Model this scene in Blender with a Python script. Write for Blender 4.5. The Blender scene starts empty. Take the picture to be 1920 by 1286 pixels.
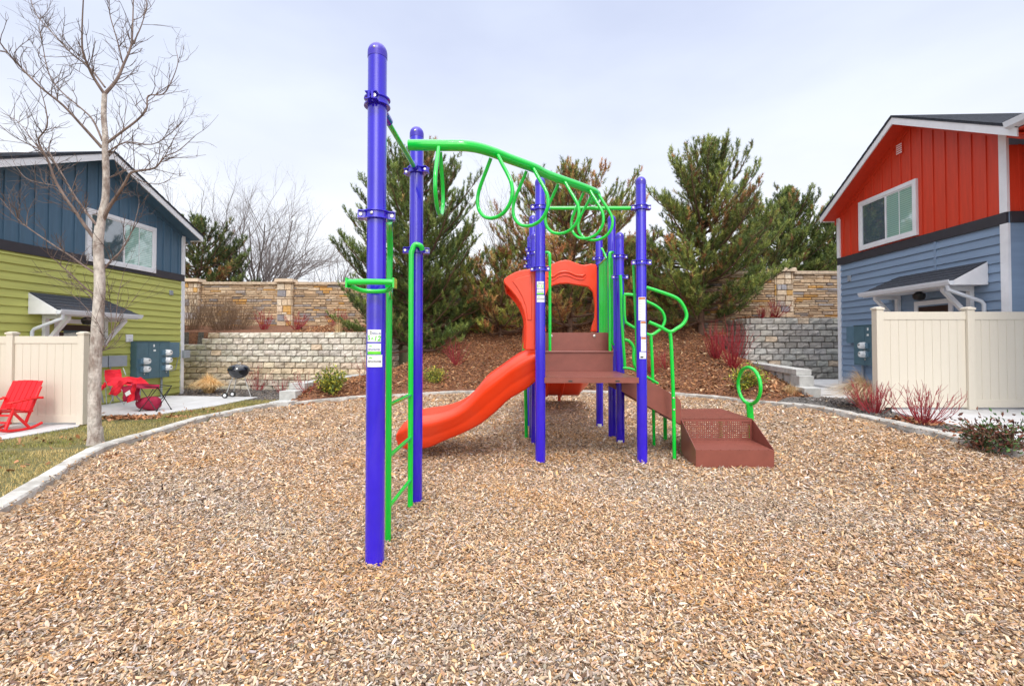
import bpy, math, random
import numpy as np
from mathutils import Vector, Matrix
R = math.radians
PI = math.pi
sc = bpy.context.scene
COL = sc.collection
# ------------------------------------------------------------------ camera
FPX = 890.0; CAMH = 1.5; AX, AY = 960.0, 626.0
TH = math.atan(17.0 / 890.0); CT, ST = math.cos(TH), math.sin(TH)
cd = bpy.data.cameras.new("camera"); cam = bpy.data.objects.new("camera", cd); COL.objects.link(cam)
cam.location = (0, 0, CAMH); cam.rotation_euler = (R(90) + TH, 0, 0)
cd.sensor_width = 36; cd.lens = FPX / 1920 * 36; cd.shift_y = -17.0 / 1920
cd.clip_end = 2000; cd.clip_start = 0.05
sc.camera = cam
# ------------------------------------------------------------------ world (overcast)
w = bpy.data.worlds.new("World"); sc.world = w; w.use_nodes = True
nt = w.node_tree; nt.nodes.clear()
SUN_EL, SUN_AZ = 54, 176   # high, behind and to the left of the camera
out = nt.nodes.new('ShaderNodeOutputWorld'); bg = nt.nodes.new('ShaderNodeBackground')
sky = nt.nodes.new('ShaderNodeTexSky'); sky.sky_type = 'NISHITA'; sky.sun_disc = False
sky.sun_elevation = R(SUN_EL); sky.sun_rotation = R(SUN_AZ); sky.air_density = 1.0; sky.dust_density = 3.0
skm = nt.nodes.new('ShaderNodeVectorMath'); skm.operation = 'SCALE'; skm.inputs['Scale'].default_value = 0.10
nt.links.new(sky.outputs[0], skm.inputs[0])
tc = nt.nodes.new('ShaderNodeTexCoord'); sep = nt.nodes.new('ShaderNodeSeparateXYZ')
nt.links.new(tc.outputs['Generated'], sep.inputs[0])
ramp = nt.nodes.new('ShaderNodeValToRGB'); e = ramp.color_ramp.elements   # overcast deck: brightest overhead
e[0].position = 0.0; e[0].color = (0.89, 0.92, 0.97, 1)
e[1].position = 1.0; e[1].color = (1, 1, 1, 1)
for p, c in ((0.20, (0.865, 0.90, 0.98)), (0.42, (0.72, 0.785, 0.95)), (0.60, (0.615, 0.685, 0.88)), (0.75, (0.86, 0.9, 1.0))):
    x = e.new(p); x.color = (*c, 1)
nt.links.new(sep.outputs['Z'], ramp.inputs[0])
mp = nt.nodes.new('ShaderNodeMapping'); mp.inputs['Scale'].default_value = (1.0, 1.0, 2.6)
nt.links.new(tc.outputs['Generated'], mp.inputs[0])
nz = nt.nodes.new('ShaderNodeTexNoise'); nz.inputs['Scale'].default_value = 1.7; nz.inputs['Detail'].default_value = 5; nz.inputs['Roughness'].default_value = 0.5
nt.links.new(mp.outputs[0], nz.inputs['Vector'])
nr = nt.nodes.new('ShaderNodeValToRGB'); nr.color_ramp.elements[0].position = .34; nr.color_ramp.elements[1].position = .66
nr.color_ramp.elements[0].color = (.90, .90, .925, 1); nr.color_ramp.elements[1].color = (1.09, 1.075, 1.03, 1)
nt.links.new(nz.outputs[0], nr.inputs[0])
mu = nt.nodes.new('ShaderNodeMixRGB'); mu.blend_type = 'MULTIPLY'; mu.inputs[0].default_value = 1
nt.links.new(ramp.outputs[0], mu.inputs[1]); nt.links.new(nr.outputs[0], mu.inputs[2])
zb = nt.nodes.new('ShaderNodeMapRange'); zb.inputs['From Min'].default_value = .62; zb.inputs['From Max'].default_value = .95
zb.inputs['To Min'].default_value = 1.0; zb.inputs['To Max'].default_value = 2.7
nt.links.new(sep.outputs['Z'], zb.inputs['Value'])
m2 = nt.nodes.new('ShaderNodeVectorMath'); m2.operation = 'SCALE'
nt.links.new(mu.outputs[0], m2.inputs[0]); nt.links.new(zb.outputs[0], m2.inputs['Scale'])
mix = nt.nodes.new('ShaderNodeMixRGB'); mix.inputs[0].default_value = 0.93
nt.links.new(skm.outputs[0], mix.inputs[1]); nt.links.new(m2.outputs[0], mix.inputs[2])
# glow added low in the sky behind the camera for streaks on the posts
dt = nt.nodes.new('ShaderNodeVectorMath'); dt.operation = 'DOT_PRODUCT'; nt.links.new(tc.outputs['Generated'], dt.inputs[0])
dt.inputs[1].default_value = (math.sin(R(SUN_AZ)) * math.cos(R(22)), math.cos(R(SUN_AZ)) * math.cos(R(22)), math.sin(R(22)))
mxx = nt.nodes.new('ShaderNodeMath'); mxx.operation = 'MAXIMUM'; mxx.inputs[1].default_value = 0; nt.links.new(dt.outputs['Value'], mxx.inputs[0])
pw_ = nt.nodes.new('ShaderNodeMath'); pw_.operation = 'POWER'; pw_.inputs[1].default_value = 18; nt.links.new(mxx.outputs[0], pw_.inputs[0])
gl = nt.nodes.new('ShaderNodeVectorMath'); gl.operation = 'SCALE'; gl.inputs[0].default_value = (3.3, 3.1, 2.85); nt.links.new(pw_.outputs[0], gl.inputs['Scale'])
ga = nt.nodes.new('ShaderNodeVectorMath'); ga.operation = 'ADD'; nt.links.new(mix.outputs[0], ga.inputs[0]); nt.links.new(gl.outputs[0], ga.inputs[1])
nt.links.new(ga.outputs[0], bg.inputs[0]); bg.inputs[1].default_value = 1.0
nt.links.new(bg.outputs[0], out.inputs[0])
# ------------------------------------------------------------------ sun
sl = bpy.data.lights.new("sun", 'SUN'); sl.energy = 1.5; sl.angle = R(14); sl.color = (1, .965, .91)
so = bpy.data.objects.new("sun", sl); COL.objects.link(so)
az = R(SUN_AZ); el = R(SUN_EL)
sdir = Vector((math.sin(az) * math.cos(el), math.cos(az) * math.cos(el), math.sin(el)))
so.rotation_euler = sdir.to_track_quat('Z', 'Y').to_euler()
so.location = (0, 0, 30)
vs = sc.view_settings
sc.display_settings.display_device = 'sRGB'
vs.view_transform = 'Standard'; vs.look = 'None'; vs.exposure = 0.27; vs.gamma = 1; vs.use_curve_mapping = False
sc.cycles.use_denoising = True
sc.cycles.max_bounces = 6; sc.cycles.transparent_max_bounces = 8
# ------------------------------------------------------------------ measuring helpers
def ray(px, py):
    dx = (px - AX) / FPX; dz = (AY - py) / FPX
    return Vector((dx, CT - dz * ST, ST + dz * CT))
def W(px, py, Y):
    r = ray(px, py); t = Y / r.y
    return Vector((r.x * t, Y, CAMH + r.z * t))
def Gp(px, py, h):
    r = ray(px, py); t = (h - CAMH) / r.z
    return (r.x * t, r.y * t)
def wob(x, y, s=1.0):
    return (np.sin(x * 1.3 * s + 2.1 * np.sin(y * .7 * s)) + np.sin(y * 1.9 * s + 1.3) * .7 + np.sin((x + y) * 3.1 * s) * .4) / 2.1
# ------------------------------------------------------------------ mesh helpers
ORG = {}
class MB:
    def __init__(s): s.v = []; s.f = []; s.m = []; s.cur = 0
    def add(s, vs_, fs):
        b = len(s.v); s.v += [tuple(p) for p in vs_]
        for f in fs: s.f.append(tuple(i + b for i in f)); s.m.append(s.cur)
    def box(s, c, d, M=None):
        x, y, z = (k / 2 for k in d); c = Vector(c)
        P = [Vector((a * x, b * y, e_ * z)) for e_ in (-1, 1) for a, b in ((-1, -1), (1, -1), (1, 1), (-1, 1))]
        if M is not None: P = [M @ p for p in P]
        s.add([c + p for p in P], [(3, 2, 1, 0), (4, 5, 6, 7), (0, 1, 5, 4), (1, 2, 6, 5), (2, 3, 7, 6), (3, 0, 4, 7)])
    def hexa(s, P):   # 4 bottom, 4 top
        s.add(P, [(3, 2, 1, 0), (4, 5, 6, 7), (0, 1, 5, 4), (1, 2, 6, 5), (2, 3, 7, 6), (3, 0, 4, 7)])
    def prism(s, A, B):   # two matching loops
        n = len(A)
        s.add(list(A) + list(B), [tuple(range(n))[::-1], tuple(range(n, 2 * n))] + [(i, (i + 1) % n, n + (i + 1) % n, n + i) for i in range(n)])
    def tube(s, pts, r, seg=10, cap=True, closed=False):
        pts = [Vector(p) for p in pts]; n = len(pts)
        rr = r if isinstance(r, (list, tuple)) else [r] * n
        T = []
        for i in range(n):
            a = pts[(i - 1) % n] if (closed or i > 0) else pts[0]
            b = pts[(i + 1) % n] if (closed or i < n - 1) else pts[-1]
            t = (b - a); T.append(t.normalized() if t.length > 1e-9 else Vector((0, 0, 1)))
        u = T[0].orthogonal().normalized(); V = []
        for i in range(n):
            u = (u - T[i] * u.dot(T[i]));
            u = u.normalized() if u.length > 1e-6 else T[i].orthogonal().normalized()
            w_ = T[i].cross(u)
            for k in range(seg):
                a = 2 * PI * k / seg
                V.append(pts[i] + (u * math.cos(a) + w_ * math.sin(a)) * rr[i])
        F = []
        m = n if closed else n - 1
        for i in range(m):
            j = (i + 1) % n
            for k in range(seg):
                l = (k + 1) % seg
                F.append((i * seg + k, i * seg + l, j * seg + l, j * seg + k))
        if cap and not closed:
            F.append(tuple(range(seg))[::-1]); F.append(tuple((n - 1) * seg + k for k in range(seg)))
        s.add(V, F)
    def lathe(s, c, prof, seg=24, axis='Z'):   # prof [(r, z)]
        c = Vector(c); V = []; F = []; n = len(prof)
        for r_, z in prof:
            for k in range(seg):
                a = 2 * PI * k / seg
                p = Vector((r_ * math.cos(a), r_ * math.sin(a), z))
                if axis == 'X': p = Vector((p.z, p.x, p.y))
                if axis == 'Y': p = Vector((p.x, p.z, p.y))
                V.append(c + p)
        for i in range(n - 1):
            for k in range(seg):
                l = (k + 1) % seg
                F.append((i * seg + k, i * seg + l, (i + 1) * seg + l, (i + 1) * seg + k))
        F.append(tuple(range(seg))[::-1]); F.append(tuple((n - 1) * seg + k for k in range(seg)))
        s.add(V, F)
    def build(s, name, mats, parent=None, base=None, smooth=40, bevel=0):
        me = bpy.data.meshes.new(name)
        if parent is not None: org = ORG[parent.name]
        else: org = Vector(base) if base is not None else Vector((0, 0, 0))
        me.from_pydata([(a - org.x, b - org.y, c - org.z) for a, b, c in s.v], [], s.f)
        if not isinstance(mats, (list, tuple)): mats = [mats]
        for m_ in mats: me.materials.append(m_)
        if len(mats) > 1: me.polygons.foreach_set('material_index', s.m)
        if smooth:
            me.polygons.foreach_set('use_smooth', [True] * len(me.polygons)); me.set_sharp_from_angle(angle=R(smooth))
        me.update()
        o = bpy.data.objects.new(name, me); COL.objects.link(o)
        if parent is not None: o.parent = parent; ORG[o.name] = org
        else: o.location = org; ORG[o.name] = org
        if bevel:
            b = o.modifiers.new("bevel", 'BEVEL'); b.width = bevel; b.segments = 2; b.limit_method = 'ANGLE'; b.angle_limit = R(40)
        return o
def npmesh(name, V, F, mat, col=None, parent=None, base=(0, 0, 0), smooth=False, nper=None):
    """V (n,3) float, F (m,k) int; col (n,3) or (n,4) per-vertex colours"""
    V = np.asarray(V, dtype=np.float32); F = np.asarray(F, dtype=np.int32)
    org = ORG[parent.name] if parent is not None else Vector(base)
    V = V - np.array(org, dtype=np.float32)
    me = bpy.data.meshes.new(name); m, k = F.shape
    me.vertices.add(len(V)); me.vertices.foreach_set('co', V.ravel())
    me.loops.add(m * k); me.loops.foreach_set('vertex_index', F.ravel())
    me.polygons.add(m); me.polygons.foreach_set('loop_start', np.arange(0, m * k, k, dtype=np.int32))
    try: me.polygons.foreach_set('loop_total', np.full(m, k, dtype=np.int32))
    except Exception: pass
    me.polygons.foreach_set('use_smooth', np.full(m, smooth, dtype=bool))
    if col is not None:
        a = me.color_attributes.new('tint', 'FLOAT_COLOR', 'POINT')
        c = np.ones((len(V), 4), dtype=np.float32); c[:, :col.shape[1]] = col
        a.data.foreach_set('color', c.ravel())
    me.materials.append(mat); me.update(calc_edges=True); me.validate()
    o = bpy.data.objects.new(name, me); COL.objects.link(o)
    if parent is not None: o.parent = parent
    else: o.location = org
    ORG[o.name] = Vector(org)
    return o
def tag(o, label, cat=None, group=None, kind=None):
    if label: o['label'] = label
    if cat: o['category'] = cat
    if group: o['group'] = group
    if kind: o['kind'] = kind
    return o
def empty(name, loc, rz=0):
    o = bpy.data.objects.new(name, None); COL.objects.link(o); o.location = loc; o.rotation_euler = (0, 0, rz)
    o.empty_display_size = .2; ORG[o.name] = Vector(loc); return o
def local_empty(name):
    o = empty(name, (0, 0, 0)); ORG[o.name] = Vector((0, 0, 0)); return o
def copy_tree(o, parent=None):
    c = o.copy(); COL.objects.link(c); c.parent = parent; ORG[c.name] = ORG[o.name]
    for ch in [q for q in bpy.data.objects if q.parent == o]: copy_tree(ch, c)
    return c
# ------------------------------------------------------------------ materials
def mat(name, c, rough=.6, var=.12, scale=6.0, bump=0.0, bscale=40.0, metal=0.0, coat=0.0, attr=False, stretch=(1, 1, 1), c2=None, c2amt=.5, ior=1.5, spec=None, detail=5):
    m = bpy.data.materials.new(name); m.use_nodes = True; n = m.node_tree.nodes; L = m.node_tree.links
    b = n['Principled BSDF']; b.inputs['Roughness'].default_value = rough; b.inputs['Metallic'].default_value = metal
    b.inputs['IOR'].default_value = ior
    if coat: b.inputs['Coat Weight'].default_value = coat; b.inputs['Coat Roughness'].default_value = .06
    if spec is not None: b.inputs['Specular IOR Level'].default_value = spec
    t = n.new('ShaderNodeTexCoord'); mpn = n.new('ShaderNodeMapping'); mpn.inputs['Scale'].default_value = stretch
    L.new(t.outputs['Object'], mpn.inputs[0])
    no = n.new('ShaderNodeTexNoise'); no.inputs['Scale'].default_value = scale; no.inputs['Detail'].default_value = detail; no.inputs['Roughness'].default_value = .6
    L.new(mpn.outputs[0], no.inputs['Vector'])
    mr = n.new('ShaderNodeMapRange'); mr.inputs['From Min'].default_value = .3; mr.inputs['From Max'].default_value = .7
    mr.inputs['To Min'].default_value = 1 - var; mr.inputs['To Max'].default_value = 1 + var
    L.new(no.outputs[0], mr.inputs['Value'])
    vm = n.new('ShaderNodeVectorMath'); vm.operation = 'SCALE'
    if attr:
        a = n.new('ShaderNodeAttribute'); a.attribute_name = 'tint'; src = a.outputs['Color']
    else:
        rgb = n.new('ShaderNodeRGB'); rgb.outputs[0].default_value = (*c, 1); src = rgb.outputs[0]
        if c2 is not None:
            n3 = n.new('ShaderNodeTexNoise'); n3.inputs['Scale'].default_value = scale * .37; n3.inputs['Detail'].default_value = 6; n3.inputs['Roughness'].default_value = .65
            L.new(mpn.outputs[0], n3.inputs['Vector'])
            m3 = n.new('ShaderNodeMapRange'); m3.inputs['From Min'].default_value = .42; m3.inputs['From Max'].default_value = .62; m3.inputs['To Max'].default_value = c2amt
            L.new(n3.outputs[0], m3.inputs['Value'])
            mx = n.new('ShaderNodeMixRGB'); L.new(m3.outputs[0], mx.inputs[0]); L.new(src, mx.inputs[1]); mx.inputs[2].default_value = (*c2, 1); src = mx.outputs[0]
    L.new(src, vm.inputs[0]); L.new(mr.outputs[0], vm.inputs['Scale']); L.new(vm.outputs[0], b.inputs['Base Color'])
    if bump:
        n2 = n.new('ShaderNodeTexNoise'); n2.inputs['Scale'].default_value = bscale; n2.inputs['Detail'].default_value = 6
        L.new(mpn.outputs[0], n2.inputs['Vector'])
        bp = n.new('ShaderNodeBump'); bp.inputs['Strength'].default_value = bump; bp.inputs['Distance'].default_value = .02
        L.new(n2.outputs[0], bp.inputs['Height']); L.new(bp.outputs[0], b.inputs['Normal'])
    return m
M = {}
M['purple'] = mat('purple_paint', (.027, .009, .56), .17, .12, 2.2, .04, 60, coat=.8)
M['purple_cap'] = mat('purple_plastic', (.05, .03, .42), .35, .06, 8, .05, 90)
M['green'] = mat('green_paint', (.0, .60, .045), .2, .05, 4, .02, 70, coat=.6)
M['orange'] = mat('orange_plastic', (.86, .045, .004), .3, .05, 2.5, .04, 50, c2=(.70, .085, .04), c2amt=.4)
M['brown'] = mat('brown_vinyl', (.24, .072, .052), .35, .1, 7, .08, 120)
M['bolt'] = mat('steel_bolt', (.62, .6, .56), .3, .1, 20, metal=.8)
M['white_label'] = mat('label_white', (.82, .84, .84), .4, .03, 10)
M['ink'] = mat('label_ink', (.02, .03, .03), .5, .05, 10)
M['ink_blue'] = mat('label_blue_ink', (.05, .08, .3), .5, .05, 10)
M['lime'] = mat('label_lime', (.14, .7, .02), .4, .05, 10)
M['warn'] = mat('label_orange', (.9, .26, .03), .4, .05, 10)
M['white_trim'] = mat('white_trim', (.76, .77, .80), .5, .06, 4, .05, 60)
M['gutter'] = mat('white_gutter', (.70, .74, .80), .35, .05, 5)
M['shingle'] = mat('asphalt_shingle', (.030, .036, .05), .85, .5, 22, .5, 70, stretch=(1, 1, 3))
M['band'] = mat('charcoal_band', (.035, .032, .04), .6, .12, 6, .05, 50)
M['vinyl'] = mat('cream_vinyl', (.66, .605, .50), .42, .035, 30, .03, 40, stretch=(6, 6, .3))
M['concrete'] = mat('light_concrete', (.55, .55, .56), .8, .1, 5, .12, 90, c2=(.47, .46, .44), c2amt=.5)
M['kerb'] = mat('kerb_concrete', (.55, .53, .49), .85, .16, 9, .35, 70, c2=(.30, .28, .25), c2amt=.8)
M['precast'] = mat('precast_block', (.52, .52, .50), .85, .14, 8, .35, 80, c2=(.38, .38, .36), c2amt=.5)
M['block'] = mat('split_face_block', (1, 1, 1), .9, .13, 13, .6, 45, attr=True)
M['stone'] = mat('stacked_stone', (1, 1, 1), .9, .22, 12, .6, 40, attr=True)
M['chips'] = mat('wood_chip', (1, 1, 1), .8, .16, 90, 0, attr=True, spec=.25)
M['mulch'] = mat('bark_flake', (1, 1, 1), .85, .15, 70, 0, attr=True, spec=.2)
M['blade'] = mat('grass_blade', (1, 1, 1), .6, .1, 30, 0, attr=True, spec=.3)
M['needle'] = mat('pine_needle', (1, 1, 1), .55, .15, 9, 0, attr=True, spec=.35)
M['leaf'] = mat('shrub_leaf', (1, 1, 1), .5, .15, 20, 0, attr=True, spec=.4)
M['pinebark'] = mat('pine_bark', (.13, .075, .05), .9, .3, 14, .6, 40)
M['sycamore'] = mat('pale_mottled_bark', (.57, .515, .46), .85, .25, 22, .7, 45, stretch=(1, 1, .5), c2=(.17, .11, .085), c2amt=.8)
M['twig'] = mat('pale_twig_bark', (.21, .155, .13), .8, .25, 9, .3, 60, c2=(.13, .085, .07), c2amt=.8)
M['greytwig'] = mat('grey_twig_bark', (.20, .175, .17), .85, .2, 5)
M['redtwig'] = mat('red_stem', (.29, .022, .03), .5, .3, 12)
M['browntwig'] = mat('brown_stem', (.20, .125, .075), .8, .3, 8)
M['straw'] = mat('dry_straw', (1, 1, 1), .7, .15, 20, attr=True)
M['red_paint'] = mat('red_paint', (.78, .008, .012), .35, .08, 6)
M['red_cloth'] = mat('red_canvas', (.68, .012, .03), .85, .15, 18, .2, 200)
M['crimson'] = mat('crimson_canvas', (.36, .01, .05), .8, .15, 18, .2, 200)
M['black_metal'] = mat('black_metal', (.012, .013, .015), .35, .1, 9)
M['enamel'] = mat('black_enamel', (.008, .010, .018), .12, .1, 5, coat=.6)
M['alu'] = mat('aluminium', (.6, .6, .6), .35, .08, 12, metal=.9)
M['rubber'] = mat('black_rubber', (.02, .02, .02), .7, .1, 12)
M['meter_green'] = mat('teal_grey_enamel', (.075, .15, .19), .45, .08, 5, .03, 50)
M['meter_blue'] = mat('blue_grey_enamel', (.10, .19, .26), .45, .08, 5, .03, 50)
M['greybox'] = mat('grey_enamel', (.30, .33, .37), .45, .06, 5)
M['glassdome'] = mat('meter_glass', (.82, .84, .84), .12, .1, 40, coat=.8)
M['door'] = mat('dark_door', (.04, .018, .014), .45, .1, 6)
M['leafbrown'] = mat('dead_leaf', (.30, .13, .05), .8, .3, 60)
# --- glass with the blinds behind it (horizontal slats)
def glass(name, c1, c2, freq=28):
    m = bpy.data.materials.new(name); m.use_nodes = True; n = m.node_tree.nodes; L = m.node_tree.links; b = n['Principled BSDF']
    t = n.new('ShaderNodeTexCoord'); s_ = n.new('ShaderNodeSeparateXYZ'); L.new(t.outputs['Object'], s_.inputs[0])
    mm = n.new('ShaderNodeMath'); mm.operation = 'MULTIPLY'; mm.inputs[1].default_value = freq; L.new(s_.outputs['Z'], mm.inputs[0])
    fr = n.new('ShaderNodeMath'); fr.operation = 'FRACT'; L.new(mm.outputs[0], fr.inputs[0])
    rp = n.new('ShaderNodeValToRGB'); rp.color_ramp.elements[0].color = (*c1, 1); rp.color_ramp.elements[1].color = (*c2, 1); rp.color_ramp.elements[0].position = .1; rp.color_ramp.elements[1].position = .35
    L.new(fr.outputs[0], rp.inputs[0]); L.new(rp.outputs[0], b.inputs['Base Color'])
    b.inputs['Roughness'].default_value = .05; b.inputs['IOR'].default_value = 2.0; b.inputs['Coat Weight'].default_value = 1; b.inputs['Coat Roughness'].default_value = .01; b.inputs['Coat IOR'].default_value = 2.3
    no = n.new('ShaderNodeTexNoise'); no.inputs['Scale'].default_value = 1.6; L.new(t.outputs['Object'], no.inputs['Vector'])
    bp = n.new('ShaderNodeBump'); bp.inputs['Strength'].default_value = .12; bp.inputs['Distance'].default_value = .05; L.new(no.outputs[0], bp.inputs['Height']); L.new(bp.outputs[0], b.inputs['Coat Normal'])
    return m
M['pane'] = glass('blind_behind_glass', (.10, .27, .24), (.36, .58, .52), 20)
M['screen'] = glass('screened_glass', (.035, .065, .09), (.09, .135, .175), 42)
# --- ground materials: chips / mulch / gravel between the loose pieces
def speck(name, cols, scale, rough=.9, bump=.8, stretch=(1, 1, 1), big=.6):
    m = bpy.data.materials.new(name); m.use_nodes = True; n = m.node_tree.nodes; L = m.node_tree.links; b = n['Principled BSDF']; b.inputs['Roughness'].default_value = rough
    t = n.new('ShaderNodeTexCoord'); mpn = n.new('ShaderNodeMapping'); mpn.inputs['Scale'].default_value = stretch; L.new(t.outputs['Object'], mpn.inputs[0])
    wn = n.new('ShaderNodeTexNoise'); wn.inputs['Scale'].default_value = scale * .3; L.new(mpn.outputs[0], wn.inputs['Vector'])
    ad = n.new('ShaderNodeVectorMath'); ad.operation = 'MULTIPLY_ADD'; ad.inputs[1].default_value = (.05, .05, .05); L.new(wn.outputs['Color'], ad.inputs[0]); L.new(mpn.outputs[0], ad.inputs[2])
    v = n.new('ShaderNodeTexVoronoi'); v.inputs['Scale'].default_value = scale; L.new(ad.outputs[0], v.inputs['Vector'])
    s_ = n.new('ShaderNodeSeparateColor'); L.new(v.outputs['Color'], s_.inputs[0])
    rp = n.new('ShaderNodeValToRGB'); rp.color_ramp.interpolation = 'LINEAR'; el_ = rp.color_ramp.elements
    for i, c in enumerate(cols):
        p = i / (len(cols) - 1)
        if i < 2: el_[i].position = p; el_[i].color = (*c, 1)
        else: q = el_.new(p); q.color = (*c, 1)
    if len(cols) > 2: el_[1].position = el_[1].position
    L.new(s_.outputs[0], rp.inputs[0])
    n2 = n.new('ShaderNodeTexNoise'); n2.inputs['Scale'].default_value = big; n2.inputs['Detail'].default_value = 4; L.new(t.outputs['Object'], n2.inputs['Vector'])
    mr = n.new('ShaderNodeMapRange'); mr.inputs['From Min'].default_value = .3; mr.inputs['From Max'].default_value = .7; mr.inputs['To Min'].default_value = .82; mr.inputs['To Max'].default_value = 1.15; L.new(n2.outputs[0], mr.inputs['Value'])
    vm = n.new('ShaderNodeVectorMath'); vm.operation = 'SCALE'; L.new(rp.outputs[0], vm.inputs[0]); L.new(mr.outputs[0], vm.inputs['Scale']); L.new(vm.outputs[0], b.inputs['Base Color'])
    bp = n.new('ShaderNodeBump'); bp.inputs['Strength'].default_value = bump; bp.inputs['Distance'].default_value = .015; L.new(v.outputs['Distance'], bp.inputs['Height']); bp.invert = True; L.new(bp.outputs[0], b.inputs['Normal'])
    return m
M['chipground'] = speck('chip_bed', [(.10, .06, .035), (.34, .22, .13), (.42, .27, .15), (.5, .38, .27), (.2, .13, .08)], 55)
M['twigthin'] = mat('twig_bark', (.12, .085, .07), .8, .2, 9)
M['mulchground'] = speck('bark_bed', [(.05, .02, .012), (.17, .07, .035), (.26, .11, .05), (.10, .045, .025)], 40)
M['gravel'] = speck('dark_gravel', [(.035, .033, .033), (.12, .11, .10), (.20, .18, .165), (.08, .07, .065)], 45)
M['soil'] = speck('lawn_soil', [(.06, .06, .02), (.13, .13, .04), (.20, .16, .07)], 30)
M['farground'] = mat('far_ground', (.16, .14, .08), .9, .2, .4)
# ================================================================== TERRAIN
rng = np.random.default_rng(7); random.seed(7)
KP = [(0, 975, -.05), (68, 932, -.05), (192, 850, -.05), (380, 792, -.05), (510, 764, -.03), (690, 749, 0), (860, 739.5, 0), (1010, 737, 0), (1270, 743, .02), (1400, 757, .08), (1520, 769, .15), (1582, 783, .19), (1675, 805, .2), (1769, 827, .2), (1920, 862, .2)]
KERB = [(*Gp(a, b, h), h) for a, b, h in KP] + [(5.65, 2.5, .2), (4.6, -.8, .1), (1.2, -2.2, 0), (-2.0, -1.6, 0), (-3.7, 1.6, -.03)]
KX = np.array([(k[0], k[1]) for k in KERB]); KH = np.array([k[2] for k in KERB])
def in_pit(x, y):
    x = np.asarray(x, float); y = np.asarray(y, float); c = np.zeros(x.shape, bool)
    n = len(KX)
    for i in range(n):
        x1, y1 = KX[i]; x2, y2 = KX[(i + 1) % n]
        k = ((y1 > y) != (y2 > y)) & (x < (x2 - x1) * (y - y1) / (y2 - y1 + 1e-12) + x1)
        c ^= k
    return c
def kdist(x, y):
    x = np.asarray(x, float); y = np.asarray(y, float); D = np.full(x.shape, 1e9); Hh = np.zeros(x.shape); n = len(KX)
    for i in range(n):
        a = KX[i]; b = KX[(i + 1) % n]; ab = b - a
        t = np.clip(((x - a[0]) * ab[0] + (y - a[1]) * ab[1]) / (ab @ ab), 0, 1)
        d = np.hypot(x - a[0] - t * ab[0], y - a[1] - t * ab[1]); k = d < D
        D = np.where(k, d, D); Hh = np.where(k, KH[i] * (1 - t) + KH[(i + 1) % n] * t, Hh)
    return D, Hh
def sstep(a, b, x):
    t = np.clip((x - a) / (b - a), 0, 1); return t * t * (3 - 2 * t)
def xl(y): return -5.42 + (y - 11.6) * .14
def xr(y): return 6.62 + (y - 10.6) * .235
def zone(x, y):   # 0 pit 1 berm 2 lawn 3 gravel 4 terrace left 5 terrace right 6 right yard
    p = in_pit(x, y); z = np.full(np.shape(x), 1)
    left = (x < xl(y)) | ((y < 11.2) & (x < 0)); right = (x > xr(y)) | ((y < 10.4) & (x > 0))
    z = np.where(left, 2, z); z = np.where(right, 6, z)
    z = np.where((x < -4.75) & (y > 16.12 + (x + 4.86) * -.15), 4, z)
    z = np.where((x > 8.15) & (y > 16.3), 5, z)
    z = np.where((z == 2) & (y > 13.2 - .0 * x) & (x < -5.4), 3, z)
    return np.where(p, 0, z)
def H(x, y):
    x = np.asarray(x, float); y = np.asarray(y, float)
    z = zone(x, y); D, kh = kdist(x, y)
    pit = kh * (1 - sstep(0, 2.6, D)) + .010 * wob(x, y, 2.2) + .004 * wob(x * 3, y * 3, 2.0) + .07 * np.exp(-((x - 1.1) ** 2 / 1.5 + (y - 11.2) ** 2 / .8)) - .04 * np.exp(-((x + 1.6) ** 2 + (y - 6.6) ** 2) / .4) + .03 * sum(np.exp(-((x - a) ** 2 + (y - b) ** 2) / .03) for a, b in ((-.917, 3.2), (-.9, 4.45), (.352, 5.91), (1.613, 5.91), (1.62, 7.3)))
    slope = kh + .07 + .48 * np.clip(D, 0, 30) + .03 * wob(x, y, 1.5); slope = np.minimum(slope, 2.32 + .02 * (y - 19))
    eL = np.clip((x - xl(y)), 0, 9); eR = np.clip(xr(y) - x, 0, 9)
    fl = sstep(0.1, 2.9, eL); fr = sstep(0.1, 1.9, eR)
    b = np.minimum(slope, .42) * (1 - fl) + slope * fl
    b = np.minimum(b, np.clip(.34 + .11 * (y - 10.6), .3, 1.2)) * (1 - fr) + b * fr
    lawn = -.095 + (kh + .075 + .095) * np.exp(-D / .55) + .008 * wob(x, y, 2.5)
    ry = np.where(D < .35, kh + .07, .285 + .006 * wob(x, y, 3))
    tl = 1.80 + .11 * np.clip(y - 16.3, 0, 4.2); tr = 2.36 + .02 * (y - 16)
    h = np.select([z == 0, z == 1, z == 2, z == 3, z == 4, z == 5], [pit, b, lawn, -.10 + 0 * x, tl, tr], ry)
    return h
def surf(px, py):      # first hit of the pixel's ray with the ground
    r = ray(px, py); t = np.linspace(2, 26, 2400)
    x = r.x * t; y = r.y * t; z = CAMH + r.z * t
    k = np.argmax(z < H(x, y)); return float(x[k]), float(y[k]), float(H(x[k:k + 1], y[k:k + 1])[0])
def Hs(x, y): return float(H(np.array([x]), np.array([y]))[0])
S = .1
gx = np.arange(-17, 15.01, S); gy = np.arange(-4, 27.01, S); XX, YY = np.meshgrid(gx, gy)
ZZ = H(XX, YY); nx_, ny_ = len(gx), len(gy)
cx = (XX[:-1, :-1] + XX[1:, 1:]) / 2; cy = (YY[:-1, :-1] + YY[1:, 1:]) / 2; zc = zone(cx, cy)
I = np.arange(nx_ * ny_).reshape(ny_, nx_)
Q = np.stack([I[:-1, :-1], I[:-1, 1:], I[1:, 1:], I[1:, :-1]], -1)
PV = np.stack([XX.ravel(), YY.ravel(), ZZ.ravel()], -1)
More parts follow.
